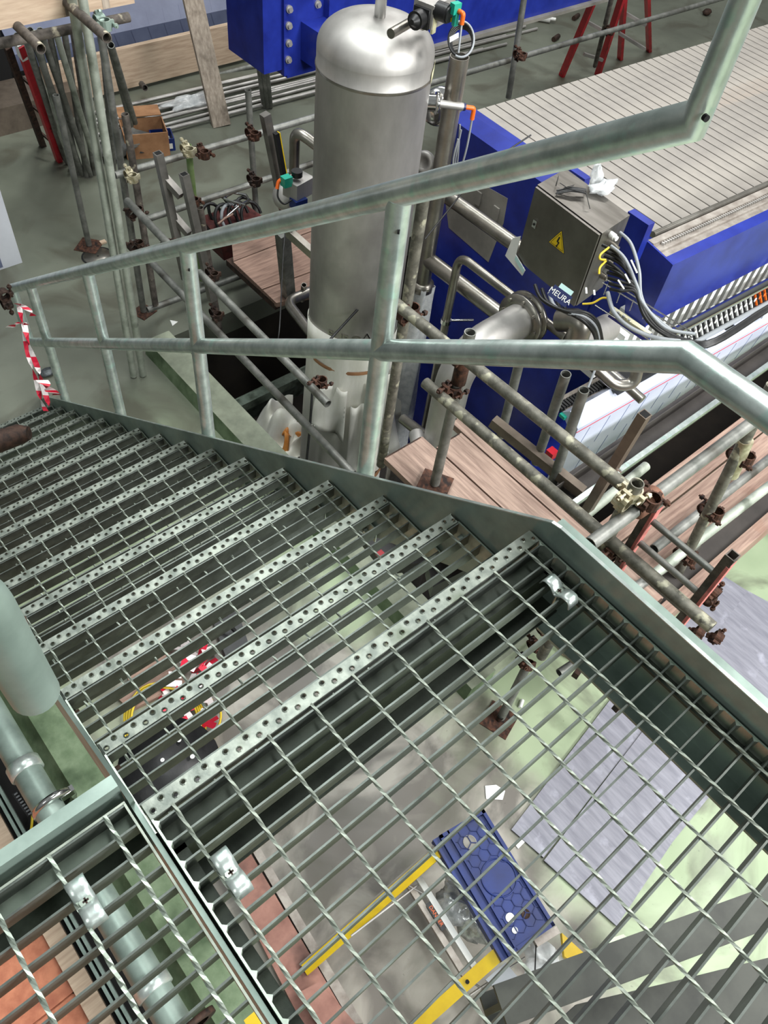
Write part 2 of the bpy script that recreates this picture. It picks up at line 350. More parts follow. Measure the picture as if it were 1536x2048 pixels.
# outward top flange on the landing part and bottom flanges
m = M(); m.box((.064, -1.3, .052), (.092, -.0, .058)); m.box((-.012, -1.3, -.19), (.056, -.1, -.182)); m.build('flange', galv_d, s1)
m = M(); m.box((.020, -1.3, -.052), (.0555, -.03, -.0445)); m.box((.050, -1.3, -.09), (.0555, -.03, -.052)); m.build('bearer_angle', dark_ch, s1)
m = M(); m.prism([(-.957, 3.74, -2.598), (-.957, .06, .01), (-.957, .06, -.02), (-.957, -1.3, -.02), (-.957, -1.3, -.19), (-.957, -.06, -.19), (-.957, 3.95, -2.87 + .09), (-.957, 3.95, -2.75)], (.009, 0, 0)); s2 = m.build('stringer', galv_d, stair)
m = M(); m.box((-.948, -1.3, -.052), (-.915, -.03, -.0445)); m.build('bearer_angle', dark_ch, s2)
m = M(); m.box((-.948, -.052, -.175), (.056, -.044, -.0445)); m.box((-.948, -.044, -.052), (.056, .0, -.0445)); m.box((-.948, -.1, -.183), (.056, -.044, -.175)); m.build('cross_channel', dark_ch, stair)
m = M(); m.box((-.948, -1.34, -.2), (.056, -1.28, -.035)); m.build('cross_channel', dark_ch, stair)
# treads
def tread():
    m = M(); nosing(m, -.030, 0, 0); t = m.build('tread', galv_g, stair, org=(0, 0, 0))
    return t
def tread_parts(t, yo, zo):
    pass
proto = None
for k_ in range(1, 16):
    Y, Z = .02 + .2455 * k_, -.1745 * k_
    if proto is None:
        stair_loc = Vector(stair.location)
        m = M(); nosing(m, -.030, 0, 0)
        # build in local coordinates: shift by the staircase's own location so that build() leaves them local
        def loc(mm): mm.v = [v + stair_loc for v in mm.v]; return mm
        t = loc(m).build('tread', nos_m, stair)
        bars = [-.034 - BP * i for i in range(0, 6)]
        m = M()
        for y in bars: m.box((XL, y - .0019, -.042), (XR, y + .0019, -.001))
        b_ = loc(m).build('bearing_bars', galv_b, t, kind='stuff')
        m = M()
        for r_ in range(10): rod(m, -.1 * r_ - .0, -.245, -.030, -.0005, .0033, ph=r_)
        m.v = [v + stair_loc for v in m.v]; m.build('cross_rods', rod_m, t, kind='stuff')
        for sx in (XR - .004, XL):
            m = M(); m.prism([(sx, -.245, -.062), (sx, -.245, 0.0), (sx, -.002, 0.0), (sx, -.002, -.05), (sx, -.03, -.062)], (.004, 0, 0)); loc(m).build('end_plate', galv_g, t)
        for sx, d in ((XR, -1), (XL, 1)):
            for yy in (-.055, -.2):
                m = M(); m.cyl((sx + d * .002, yy, -.043), (sx + d * .016, yy, -.043), .0095, 6); loc(m).build('bolt', rust_d if d > 0 else galv, t)
        proto = t; t.location = (0 - stair_loc.x, Y - stair_loc.y, Z - stair_loc.z)
    else:
        c = copy_tree(proto, stair); c.location = (-stair_loc.x, Y - stair_loc.y, Z - stair_loc.z)
# ------------------------------------------------------------------ landing grating
lg = thing('landing_grating', 'large galvanised open grating panel of the landing behind the top stair nosing', 'grating', (-.45, -.6, -.031))
NB = 27
for i in range(NB):
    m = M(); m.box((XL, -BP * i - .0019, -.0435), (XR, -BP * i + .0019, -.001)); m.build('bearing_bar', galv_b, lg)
for i in range(10):
    m = M(); rod(m, -.1 * i, -BP * NB + .01, .012, 0.0, .0038, ph=i * .4); m.build('cross_rod', rod_m, lg)
for x in (XL, XR - .004):
    m = M(); m.box((x, -BP * NB, -.0435), (x + .004, .04, .0005)); m.build('edge_bar', galv_g, lg)
m = M(); nosing(m, .010, .043, .001); m.build('nosing', nos_m, lg)
# weld fillets rounding each cell corner at the edge bars
m = M()
for i in range(NB):
    for x, d in ((XR - .004, -1), (XL + .004, 1)):
        for sg in (-1, 1):
            y = -BP * i; m.prism([(x, y, -.03), (x + d * .007, y, -.03), (x, y + sg * .007, -.03)], (0, 0, .0295))
m.build('weld_fillets', galv_g, lg, kind='stuff')
# saddle clips
def clip(x, y, label, wide=(0, 1)):
    t = thing('grating_clip', label, 'clip', (x, y, 0)); W = .032; n = 18; pts = []
    for i in range(n + 1):
        u = i / n * 2 - 1; a = abs(u)
        z = .009 - (.016 * math.exp(-(u / .28) ** 2)) - (.018 * max(0, (a - .8) / .2) ** 2); pts.append((u * .041, z))
    m = M()
    f = lambda u, v: (x + (v - .5) * W, y + pts[int(round(u * n))][0], pts[int(round(u * n))][1] + .003)
    m.sheet(f, n, 3, .003); m.build('saddle', galv, t)
    m = M(); m.cyl((x, y, -.05), (x, y, .002), .004, 8); m.cyl((x, y, -.004), (x, y, .003), .0105, 14); m.build('screw', galv_g, t)
    m = M(); m.cube((x, y, .0034), (.010, .003, .0012)); m.cube((x, y, .0034), (.003, .010, .0012)); m.build('screw_slot', rust_d, t)
    return t
c1 = at(462, 1745, Z=0); clip(c1.x, c1.y, 'bright galvanised saddle clip holding the landing grating at its left edge')
c2 = at(1118, 1183, Z=0); clip(c2.x, c2.y, 'galvanised saddle clip near the right end of the landing nosing')
c3 = at(172, 1802, Z=0); clip(c3.x, c3.y, 'saddle clip on the narrow walkway grating at the lower left')
# ------------------------------------------------------------------ walkway grating at the lower left
wg = thing('walkway_grating', 'galvanised walkway grating beside the landing at the bottom left corner', 'grating', (-1.3, -.4, -.03))
for i in range(23):
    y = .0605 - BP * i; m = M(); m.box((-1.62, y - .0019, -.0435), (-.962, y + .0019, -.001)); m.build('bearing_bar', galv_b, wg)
for i in range(6):
    m = M(); rod(m, -1.0005 - .1 * i, -.88, .064, 0.0, .0042, ph=i * .7); m.build('cross_rod', galv_g, wg)
m = M(); m.box((-.966, -.9, -.0435), (-.962, .063, .0005)); m.build('edge_bar', rod_m, wg)
m = M(); m.box((-1.62, .0625, -.0435), (-.962, .0665, .0005)); m.build('edge_bar', rod_m, wg)
wf = thing('walkway_channel', 'galvanised steel channel closing the end of the bottom left walkway grating', 'steel beam', (-1.3, .09, -.17))
m = M(); m.box((-1.7, .0875, -.16), (-.958, .0935, .022)); m.box((-1.7, .0935, .016), (-.958, .112, .022)); m.build('web', galv_d, wf)
m = M(); m.box((-1.7, .02, -.17), (-.958, .0875, -.162)); m.build('flange', galv_ch, wf)
m = M(); m.box((-1.7, .03, -.052), (-.958, .0875, -.0445)); m.build('seat_angle', galv_ch, wf)
# ------------------------------------------------------------------ right handrail
HX = .1; R_ = .0284
hr = thing('handrail', 'shiny galvanised tubular handrail crossing the whole picture above the stairs', 'handrail', (HX, .65, -.45))
zt = lambda y: .918 - (y - .074) * .716
zm = lambda y: .586 - (y + .077) * .7125
m = M(); m.path([(HX, 3.92, zt(3.92)), (HX, .074, zt(.074)), (HX, .074, 1.34), (HX, -1.5, 1.34)], R_, 24)
m.build('top_rail', galv, hr)
m = M(); m.path([(HX, 3.88, zm(3.88)), (HX, -.077, .586), (HX, -1.5, .586)], R_, 24); m.build('mid_rail', galv, hr)
for i, y in enumerate((.647, 1.615, 2.573, 3.508)):
    m = M(); m.cyl((HX, y, zt(y) - .012), (HX, y, -.425 - (y - .642) * .715 - .03), R_ * .97, 24); po = m.build('post', galv, hr)
    if i < 2:
        q = M(); zz = zt(y) - .075; q.cyl((HX - R_ * .55, y - R_ * .8, zz), (HX - R_ * .45, y - R_ * .92, zz), .0055, 10); q.build('vent_hole', dark, po)
m = M(); m.cyl((HX, 3.9, zt(3.9)), (HX, 3.9, zm(3.9)), R_ * .97, 20); m.build('post', galv, hr)
q = M(); q.cyl((HX - .017, .056, .935), (HX - .019, .050, .935), .005, 10); q.build('vent_hole', dark, hr)
# left stub of the other handrail
lh = thing('handrail_end', 'short galvanised handrail end hanging at the left edge beside the stair stringer', 'handrail', (-.987, -.02, .655))
m = M(); X, Y = -.997, -.02; m.path(rounded([(-1.35, -.20, .86), (X, Y, .86), (X, Y, .64)], .05), .0245, 24); m.ball((X, Y, .64), .0243, 20, (1, 1, .3)); m.build('tube', galv_d, lh)
m = M(); m.bar((X, Y, .7), (X + .02, Y + .06, .68), .02, .012); m.build('bracket', rust_d, lh)
def text(s, loc, xd, yd, size, m, parent, name='lettering', ext=.0004, space=1.0):
    cu = bpy.data.curves.new('txt', 'FONT'); cu.body = s; cu.size = size; cu.extrude = ext; cu.align_x = 'CENTER'; cu.align_y = 'CENTER'; cu.space_character = space; cu.resolution_u = 3
    o = bpy.data.objects.new('txt', cu); COL.objects.link(o)
    bpy.context.view_layer.update(); dg = bpy.context.evaluated_depsgraph_get(); me = bpy.data.meshes.new_from_object(o.evaluated_get(dg))
    COL.objects.unlink(o); bpy.data.objects.remove(o)
    x = Vector(xd).normalized(); z = x.cross(Vector(yd)).normalized(); y = z.cross(x)
    q = M(); q.add([Vector(loc) + x * v.co.x + y * v.co.y + z * v.co.z for v in me.vertices], [tuple(p.vertices) for p in me.polygons])
    bpy.data.meshes.remove(me); return q.build(name, m, parent)
# ------------------------------------------------------------------ stainless tank
TX, TY, TR = 1.831, 2.686, .296
tk = thing('pressure_tank', 'tall upright stainless steel tank with domed top and white wrapping round its foot', 'tank', (TX, TY, -3.9))
m = M(); prof = [(TR, -2.06), (TR, -.405), (TR + .004, -.400), (TR + .004, -.392), (TR, -.388), (TR, -.31)]; m.lathe(prof, (TX, TY, 0), seg=64); m.build('shell', steel, tk)
m = M(); prof = [(TR, -.31)] + [(TR * math.cos(a) ** .8 if a < 1.5 else .02, -.31 + .155 * math.sin(a)) for a in [i * math.pi / 2 / 12 for i in range(1, 13)]]; m.lathe(prof, (TX, TY, 0), seg=64); m.build('domed_head', steel, tk)
m = M(); m.lathe([(TR + .0045, -.403), (TR + .006, -.396), (TR + .0045, -.389)], (TX, TY, 0), seg=64); m.build('weld_seam', steel_d, tk)
m = M(); m.lathe([(.028, -.17), (.028, -.045), (.05, -.04), (.05, -.02), (.028, -.015), (.028, .12)], (TX - .01, TY - .02, 0), seg=24)
m.build('top_nozzle', chrome, tk)
m = M(); m.lathe([(.052, -.045), (.062, -.04), (.062, -.018), (.052, -.013)], (TX - .01, TY - .02, 0), seg=24); m.bar((TX + .04, TY - .05, -.03), (TX + .10, TY - .09, -.03), .012, .012); m.build('pipe_clamp', chrome, tk)
# wrapping round the foot
def wr(u, v):
    a = u * 2 * math.pi; z = -1.97 - v * 1.95; r = TR + .006 + .018 * v + .014 * math.sin(7 * a + 3 * v) * min(1, v * 3) + .01 * math.sin(15 * a) * v
    zt_ = z + .03 * math.sin(a * 2 + 1) * (1 - v)
    return (TX + r * math.cos(a), TY + r * math.sin(a), zt_)
m = M(); m.sheet(wr, 80, 16, .002); m.build('foot_wrapping', wrapm, tk)
def flap(c0, a0, a1, z0, z1, out, ph, name='loose_wrapping'):
    def fn(u, v):
        a = a0 + (a1 - a0) * u; z = z0 + (z1 - z0) * v + .05 * math.sin(u * 5 + ph) * v; r = TR + .03 + out * v * (.5 + .5 * math.sin(u * 6 + ph)) + .02 * math.sin(9 * u + 4 * v)
        return (TX + r * math.cos(a), TY + r * math.sin(a), z)
    q = M(); q.sheet(fn, 12, 10, .002); return q.build(name, wrapm, tk)
flap(0, -2.9, -2.3, -2.35, -2.75, .12, 1); flap(0, -1.9, -1.1, -2.3, -3.1, .14, 2); flap(0, -.9, -.2, -2.3, -2.9, .2, 4); flap(0, -2.2, -1.7, -2.5, -3.3, .06, 0)
m = M(); m.lathe([(TR + .012, -2.20), (TR + .014, -2.215), (TR + .012, -2.23)], (TX, TY, 0), seg=48); m.build('tape_band', [card], tk)
m = M(); m.lathe([(TR + .035, -3.36), (TR + .04, -3.39), (TR + .035, -3.42)], (TX, TY, 0), seg=48); m.build('tape_band', [card], tk)
# raised maker letters upside down at the seam: FUN + triangle
for ch, a in (('E', -2.78), ('U', -2.60), ('R', -2.42), ('O', -2.2)):
    r = TR + .003; n = Vector((math.cos(a), math.sin(a), 0)); t = Vector((-math.sin(a), math.cos(a), 0))
    text(ch, Vector((TX, TY, -1.93)) + n * r, t, (0, 0, 1), .085, steel_d, tk, 'letter', .003)
a = -1.98; n = Vector((math.cos(a), math.sin(a), 0)); t = Vector((-math.sin(a), math.cos(a), 0)); c = Vector((TX, TY, -1.93)) + n * (TR + .002)
m = M()
for p, q in (((-.045, -.045), (0, .05)), ((0, .05), (.045, -.045)), ((.045, -.045), (-.045, -.045))): m.bar(c + t * p[0] + Vector((0, 0, p[1])), c + t * q[0] + Vector((0, 0, q[1])), .006, .008, n)
m.build('triangle_mark', chrome, tk)
# side sensor and rating plate
sp_ = at(850, 160, D=3.93)
a = -.62; n = Vector((math.cos(a), math.sin(a), 0)); sc = Vector((TX, TY, -.56)) + n * TR
m = M(); m.cyl(sc - n * .01, sc + n * .05, .042, 20); sn = m.build('side_port', chrome, tk)
m = M(); m.lathe([(.043, 0), (.056, .004), (.056, .018), (.043, .022)], sc + n * .04, n, 24); m.build('clamp_ring', chrome, sn)
e = sc + n * .05; dd = Vector((.82, -.45, -.12)).normalized()
m = M(); m.cyl(e, e + dd * .15, .019, 16); se = m.build('sensor_body', steel, tk)
m = M(); m.cyl(e + dd * .15, e + dd * .163, .0195, 16); m.build('end_ring', navy, se)
m = M(); m.path(rounded([e + dd * .163, e + dd * .215, e + dd * .215 + Vector((0, 0, -.06))], .012), .012, 10); m.build('orange_plug', orange, se, label='orange plug')
m = M(); q0 = e + dd * .215 + Vector((0, 0, -.05)); m.path(spline([q0, q0 + Vector((0, 0, -.17)), q0 + Vector((-.01, .01, -.3)), q0 + Vector((-.03, .03, -.34)), q0 + Vector((-.05, .04, -.24)), q0 + Vector((-.05, .03, -.12))]), .0055, 8); m.build('sensor_cable', conduit, se)
a = -.95; n = Vector((math.cos(a), math.sin(a), 0)); t = Vector((-math.sin(a), math.cos(a), 0))
m = M(); m.sheet(lambda u, v: Vector((TX, TY, 0)) + Vector((math.cos(-1.02 + u * .28), math.sin(-1.02 + u * .28), 0)) * (TR + .006) + Vector((0, 0, -.415 + v * .055 + u * .03)), 6, 1, .001); m.build('name_sticker', mat('cream_sticker', 'd6d2ae', 'c8c49c', .5, 0, 60), tk)
# ------------------------------------------------------------------ valve actuator above the tank
vc = at(868, 18, D=3.72)
va = thing('valve_actuator', 'silver pneumatic valve actuator with black caps and teal connector above the tank', 'valve', vc + Vector((0, 0, -.1)))
m = M(); m.cube(vc, (.19, .11, .10), Matrix.Rotation(.25, 3, 'Z')); m.build('body', steel, va)
ax = Matrix.Rotation(.25, 3, 'Z') @ Vector((1, 0, 0)); ay = Matrix.Rotation(.25, 3, 'Z') @ Vector((0, 1, 0))
p = vc - ax * .10 + Vector((0, 0, -.01))
m = M(); m.cyl(p + ax * .01, p - ax * .012, .06, 4); m.cyl(p, p - ax * .06, .040, 20); m.cyl(p - ax * .06, p - ax * .085, .030, 20, r2=.012); m.build('end_cap', black, va)
m = M(); m.cube(p + ax * .028 - ay * .052, (.03, .012, .12), Matrix.Rotation(.25, 3, 'Z')); m.build('paper_tape', MAT['cream_sticker'], va)
kp = at(893, 27, D=3.64); m = M(); m.cyl(kp + ay * .05, kp - ay * .01, .040, 20); m.cyl(kp - ay * .01, kp - ay * .02, .034, 20); kn = m.build('indicator_knob', black, va)
for s_ in (-1, 1): m = M(); m.cube(kp - ay * .022 + ax * .012 * 1.4 + Vector((0, 0, s_ * .024)), (.012, .004, .018)); m.build('yellow_mark', yellow, kn)
tp = at(911, 16, D=3.62); m = M(); m.cube(tp, (.045, .03, .045)); m.cube(tp + Vector((.0, -.01, -.045)), (.022, .02, .05)); m.build('teal_connector', teal, va, label='teal connector block')
op = at(926, 32, D=3.62); m = M(); m.path(rounded([tp + Vector((.01, 0, -.01)), op + Vector((0, 0, .01)), op + Vector((0, 0, -.035))], .01), .011, 10); m.build('orange_plug', orange, va, label='orange plug')
rc = at(922, 80, D=3.7); m = M()
for i_ in range(4):
    r_ = .078 - .004 * i_; pts = [rc + right * (math.cos(t) * r_ * .75 + .002 * i_) - down * (math.sin(t) * r_ * 1.0) + fwd * (.006 * i_) for t in [k * math.pi / 14 for k in range(29)]]
    m.path(pts, .0052, 7)
m.build('coiled_cable', black, va)
m = M(); pts = [rc + right * (math.cos(t) * .060) - down * (math.sin(t) * .084) - fwd * .006 for t in [k * math.pi / 14 for k in range(-9, 9)]]; m.path(pts, .0050, 7); m.path([op + Vector((0, 0, -.03)), rc + right * -.012 + down * .06], .005, 7); m.build('grey_lead', conduit, va)
lp = at(908, 75, D=3.62); m = M(); m.cube(lp, (.055, .004, .022), Matrix.Rotation(-.2, 3, 'Y')); m.build('white_label', white, va)
m = M(); m.box(vc + Vector((-.03, .03, -.1)), vc + Vector((.06, .06, .02))); m.cyl(vc + Vector((-.1, .05, -.06)), vc + Vector((-.26, .0, -.06)), .022, 14); m.build('valve_body', steel_d, va)
# ------------------------------------------------------------------ pipework
P2 = Vector((2.224, 2.478, 0)); r2 = .051
def pipe(name, pts, r, label, m_=None, seg=20, hollow=0., cat='pipe', group=None, extra=None):
    t = M(); t.path(pts, r, seg, hollow); return t.build(name, m_ or steel_d, None, label, cat, group)
t = thing('steel_riser', 'thick upright stainless pipe close to the right of the tank', 'pipe', (P2.x, P2.y, -3.9))
m = M(); m.path([(P2.x, P2.y, -3.9), (P2.x, P2.y, -.345)], r2, 28, hollow=.08); m.build('pipe', steel_d, t)
ea = at(1022, 640, X=P2.x); m = M(); m.path([(P2.x, P2.y, ea.z - .02), (P2.x, ea.y, ea.z - .02)], .048, 24, hollow=.08); m.build('branch_pipe', steel_d, t)
m = M(); m.lathe([(.05, -1.2), (.075, -1.19), (.075, -1.14), (.05, -1.13)], (P2.x, P2.y, -.6), seg=24); m.build('collar', steel_d, t)
m = M()
pts = spline([(P2.x + .06, P2.y - .03, -.7), (P2.x + .07, P2.y - .05, -.9), (P2.x + .065, P2.y - .05, -1.0), (P2.x + .05, P2.y - .05, -.88), (P2.x + .055, P2.y - .05, -.72)]); m.path(pts, .005, 7); m.build('cable_loop', conduit, t)
# round polished cover behind the riser
dc = at(880, 215, D=4.45); nn = (CP - dc).normalized() * .5 + Vector((-.3, -.8, 0)); m = M(); m.lathe([(.001, .03), (.05, .028), (.09, .015), (.105, -.01), (.105, -.02), (.001, -.02)], dc, nn, 32); m.build('round_cover', chrome, None, 'round polished steel cover between the tank and the thick riser', 'cover')
dc = at(850, 325, D=4.6); m = M(); m.lathe([(.001, .02), (.03, .02), (.033, .03), (.062, .03), (.066, .0), (.001, -.02)], dc, (-1, -.4, .3), 28); m.build('round_gauge', steel, None, 'small round steel gauge behind the tank, left of the riser', 'gauge')
xb = 2.36; a_ = at(893, 392, X=xb); b_ = at(1045, 518, X=xb)
pipe('horizontal_pipe', [(xb, a_.y + .1, a_.z), (xb, b_.y - .1, a_.z)], .042, 'stainless pipe running from the riser towards the cabinet')
xc = 2.12; a_ = at(922, 520, X=xc); b_ = at(1190, 705, X=xc); zc = (a_.z + b_.z) / 2
t = thing('bent_drain_pipe', 'thin stainless pipe with a bend, passing below the steel cabinet', 'pipe', (xc, a_.y, -3))
m = M(); m.path(rounded([(xc, a_.y + .02, -2.9), (xc, a_.y + .02, zc), (xc, b_.y - .15, zc - .02), (xc, b_.y - .35, zc - .04)], .09, 8), .026, 18); m.build('pipe', steel_d, t)
m = M(); m.cyl((xc, a_.y + .02, zc - .5), (xc, a_.y + .02, zc - .47), .034, 16); m.cyl((xc + .03, a_.y, zc - .48), (xc + .12, a_.y - .1, zc - .45), .008, 8); m.build('pipe_clamp', chrome, t)
u = [at(1180, 725, D=3.9), at(1232, 772, D=3.95), at(1268, 768, D=3.95), at(1276, 735, D=3.9)]
pipe('u_bend_pipe', rounded(u, .08, 8), .030, 'stainless U-bend pipe just below the middle handrail at the right')
# big elbow with flange
eb_ = at(875, 900, D=4.75); EX, EY = eb_.x, eb_.y; EZ = at(1000, 668, Y=EY).z
t = thing('large_elbow_pipe', 'fat stainless elbow pipe rising beside the scaffold boards', 'pipe', (EX, EY, -3.8))
el = rounded([(EX, EY, -3.8), (EX, EY, EZ), (at(1042, 645, Y=EY).x + .08, EY + .02, EZ)], .30, 10); m = M(); m.path(el, .098, 32); m.build('pipe', steel, t)
fx = at(1042, 645, Y=EY).x
for k_ in range(2):
    m = M(); m.lathe([(.098, 0), (.15, .002), (.15, .022), (.098, .024)], (fx + k_ * .05, EY + .02, EZ), (1, 0, 0), 36); fl = m.build('flange', steel_d, t)
    for j in range(8): a = j * math.pi / 4; q = M(); q.cyl((fx + k_ * .05 - .012, EY + .02 + .125 * math.cos(a), EZ + .125 * math.sin(a)), (fx + k_ * .05 + .03, EY + .02 + .125 * math.cos(a), EZ + .125 * math.sin(a)), .011, 6); q.build('bolt', steel_d, fl)
gc = at(838, 897, D=4.6); ax = Vector((-.55, -.75, .15)).normalized(); m = M(); m.cyl(gc + ax * -.13, gc, .045, 20); sg = m.build('sight_port', steel, t)
m = M(); m.lathe([(.03, 0), (.062, .0), (.062, .014), (.03, .014)], gc, ax, 28); m.lathe([(.03, .02), (.062, .02), (.062, .034), (.03, .034)], gc, ax, 28); m.build('ring', chrome, sg)
m = M(); m.lathe([(.001, .025), (.045, .025)], gc, ax, 24); m.build('glass', black, sg)
pb = at(806, 838, D=4.9); pc_ = at(850, 872, D=4.75); pipe('short_link_pipe', [pb, pc_], .034, 'short pipe joining the wrapped riser to the fat elbow', steel_d)
# second fat pipe behind, below the cabinet
a_ = at(1148, 690, D=4.1); b_ = at(1215, 655, D=4.35)
pipe('fat_outlet_pipe', [a_, b_], .075, 'short fat stainless pipe under the cabinet cables', steel, 28, hollow=.08)
a_ = at(1165, 640, D=4.0)
m = M(); m.path(rounded([at(1120, 640, D=4.1), a_, at(1150, 690, D=4.1)], .09), .06, 24); m.build('curved_outlet', steel_d, None, 'curved stainless outlet behind the cables under the cabinet', 'pipe')
# wrapped riser foot film
m = M(); wp = at(815, 760, D=5.2)
def wf2(u, v):
    a = u * 2 * math.pi; z = -1.75 - v * 1.6; r = .072 + .011 * math.sin(5 * a + 7 * v) + .008 * math.sin(11 * a + 3 * v) + .01 * v
    return (P2.x + r * math.cos(a), P2.y + r * math.sin(a), z)
m.sheet(wf2, 28, 26, .002); m.build('clear_wrapping', bagm, None, 'crumpled clear plastic wrapped round the foot of the thick riser', 'plastic sheet')
# small elbow pipes on the left of the tank
pl = [at(640, 290, D=4.9), at(598, 262, D=4.85), at(585, 272, D=4.9), at(587, 345, D=5.3)]
pipe('bent_pipe', rounded([at(645, 300, D=5.0), at(590, 258, D=4.95), at(588, 352, D=5.35)], .1, 8), .034, 'bent stainless pipe left of the tank, above the small actuator')
pl = [at(615, 583, D=5.6), at(575, 604, D=5.6), at(622, 668, D=5.6)]
pipe('square_bend_pipe', rounded([at(640, 575, D=5.75), at(573, 603, D=5.55), at(640, 690, D=5.3)], .09, 8), .036, 'stainless pipe bend low down, left of the tank foot')
pipe('stub_pipe', [at(608, 570, D=5.6), at(604, 600, D=5.8)], .02, 'tiny open pipe stub left of the tank letters', steel_d, 14, hollow=.2)
# small actuator on the left
sc_ = at(597, 372, D=5.0)
sa = thing('small_actuator', 'small grey actuator with orange plug left of the tank', 'valve', sc_ + Vector((0, 0, -.12)))
m = M(); m.cube(sc_, (.16, .12, .11), Matrix.Rotation(.2, 3, 'Z')); m.build('body', steel, sa)
m = M(); q = at(594, 352, D=4.92); m.cyl(q, q + Vector((0, 0, .035)), .035, 16); m.build('knob', black, sa)
m = M(); q = at(573, 362, D=4.9); m.cube(q, (.06, .05, .06)); m.build('teal_connector', teal, sa, label='teal connector block')
m = M(); q = at(557, 361, D=4.9); m.path(rounded([at(570, 358, D=4.9), q, at(554, 378, D=4.92)], .02), .012, 10); m.build('orange_plug', orange, sa, label='orange plug')
m = M(); q = at(570, 408, D=5.1); m.lathe([(.001, .0), (.05, .0), (.085, -.03), (.09, -.07), (.06, -.10)], q + Vector((0, 0, .06)), (-.5, -.5, .5), 24); m.build('steel_bowl', steel, sa)
m = M(); q = at(597, 405, D=5.02); m.cube(q, (.09, .07, .06)); m.build('blue_block', blue_p, sa)
m = M(); m.path(spline([at(556, 378, D=4.92), at(556, 395, D=4.93), at(568, 408, D=4.95), at(583, 400, D=4.95)]), .006, 7); m.build('cable', black, sa)
# steel support under it
t = thing('support_post', 'dark square steel leg standing behind the plank platform left of the tank', 'leg', at(577, 590, D=5.8))
m = M(); m.bar(at(577, 590, D=5.75), at(565, 465, D=5.2), .075, .075, (0, 1, 0)); m.build('post', scaf, t)
m = M(); m.bar(at(575, 462, D=5.1), at(640, 520, D=5.15), .05, .05); m.build('bracket', steel_d, t)
# ------------------------------------------------------------------ plate filter
PL = .088; CX0 = 2.87; NPL = 66
fp = thing('plate_filter', 'long blue framed filter press packed with pale plates on the right', 'machine', (5.5, 2.0, -4.0))
m = M(); m.box((2.70, 1.55, -4.0), (2.868, 2.985, -1.03)); m.hexa([(2.70, 1.55, -1.03), (2.868, 1.55, -1.03), (2.868, 2.985, -1.03), (2.70, 2.985, -1.03)], [(2.80, 1.6, -.99), (2.868, 1.6, -.99), (2.868, 2.985, -.99), (2.80, 2.985, -.99)]); m.box((2.71, 1.30, -1.6), (2.868, 1.55, -1.03)); m.box((2.868, 1.55, -4.0), (3.05, 1.60, -1.4))
hd = m.build('head_frame', blue, fp)
m = M()
m.prism([at(x, y, X=2.698) for x, y in ((868, 392), (935, 368), (1000, 402), (992, 452), (962, 530), (878, 462))], (.02, 0, 0)); m.build('cover_panel', mat('dusty_panel', '6f6c66', '8b877f', .5, 0, 4), hd)
for x, y in ((938, 402), (975, 432)): m = M(); m.cube(at(x, y, X=2.69), (.012, .05, .09)); m.build('recess', MAT['dusty_panel'], hd)
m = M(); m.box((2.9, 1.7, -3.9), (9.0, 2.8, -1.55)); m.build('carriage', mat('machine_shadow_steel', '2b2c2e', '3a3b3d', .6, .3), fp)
pm = None
for i in range(NPL):
    x = CX0 + PL * i
    if pm is None:
        q = M(); q.box((x + .005, 1.32, -1.5), (x + PL - .005, 2.955, -1.0)); q.box((x + .012, 1.14, -1.50), (x + PL - .032, 1.32, -1.10))
        pm = q.build('filter_plate', plate_top, fp)
        # pale plate ends (handles) seen in a row under the blue cover
        q = M(); q.box((x + .012, 1.104, -1.50), (x + PL - .036, 1.139, -1.327)); q.build('plate_end', white, pm)
    else:
        c = copy_tree(pm, fp); c.location = (PL * i, 0, 0)
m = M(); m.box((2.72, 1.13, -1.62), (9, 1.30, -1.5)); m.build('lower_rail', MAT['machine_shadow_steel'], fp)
# plate ends continuing to the left, in front of the head
for i in range(1, 8):
    q = M(); x = CX0 - PL * i; q.box((x + .012, 1.104, -1.56), (x + PL - .036, 1.3, -1.33)); q.build('plate_end', white, fp)
# blue side cover with dirty gutter on top
m = M(); c0, c1 = 2.605, 9.2
m.prism([(c0, 1.1, -.915), (c0, 1.1, -1.32), (c0, 1.115, -1.32), (c0, 1.115, -.93), (c0, 1.165, -.925), (c0, 1.165, -.912)], (c1 - c0, 0, 0)); cv = m.build('side_cover', blue, fp)
m = M(); m.prism([(c0 - .01, 1.098, -.912), (c0 - .01, 1.098, -1.325), (c0 - .01, 1.25, -1.325), (c0 - .01, 1.33, -1.1), (c0 - .01, 1.33, -.90), (c0 - .01, 1.29, -.885)], (.012, 0, 0)); m.build('end_cap', blue, cv)
m = M(); m.box((c0, 1.165, -.94), (c1, 1.30, -.935)); m.box((c0, 1.225, -.935), (c1, 1.235, -.925)); m.box((c0 + .05, 1.28, -.935), (c1, 1.32, -.915)); m.build('gutter', mat('dirty_aluminium', '857c74', 'a9a29a', .5, .4, 14, bump=.2), cv)
m = M(); m.cyl((c0 + .12, 1.345, -.92), (c1, 1.345, -.92), .018, 12); m.build('slide_rod', steel_d, cv)
m = M()
for i in range(190):
    x = c0 + .12 + i * .02; m.cube((x, 1.268, -.928), (.011, .016, .012), Matrix.Rotation(.4, 3, 'Z'))
m.build('drive_chain', steel, cv, kind='stuff')
# blue lugs
for px, py, s_ in ((1272, 440, 1), (1140, 352, 1)):
    q = at(px, py, D=4.05 if px > 1200 else 4.4); m = M(); m.box(q + Vector((-.02, -.09, -.2)), q + Vector((.03, .05, .02))); m.build('blue_lug', blue, fp)
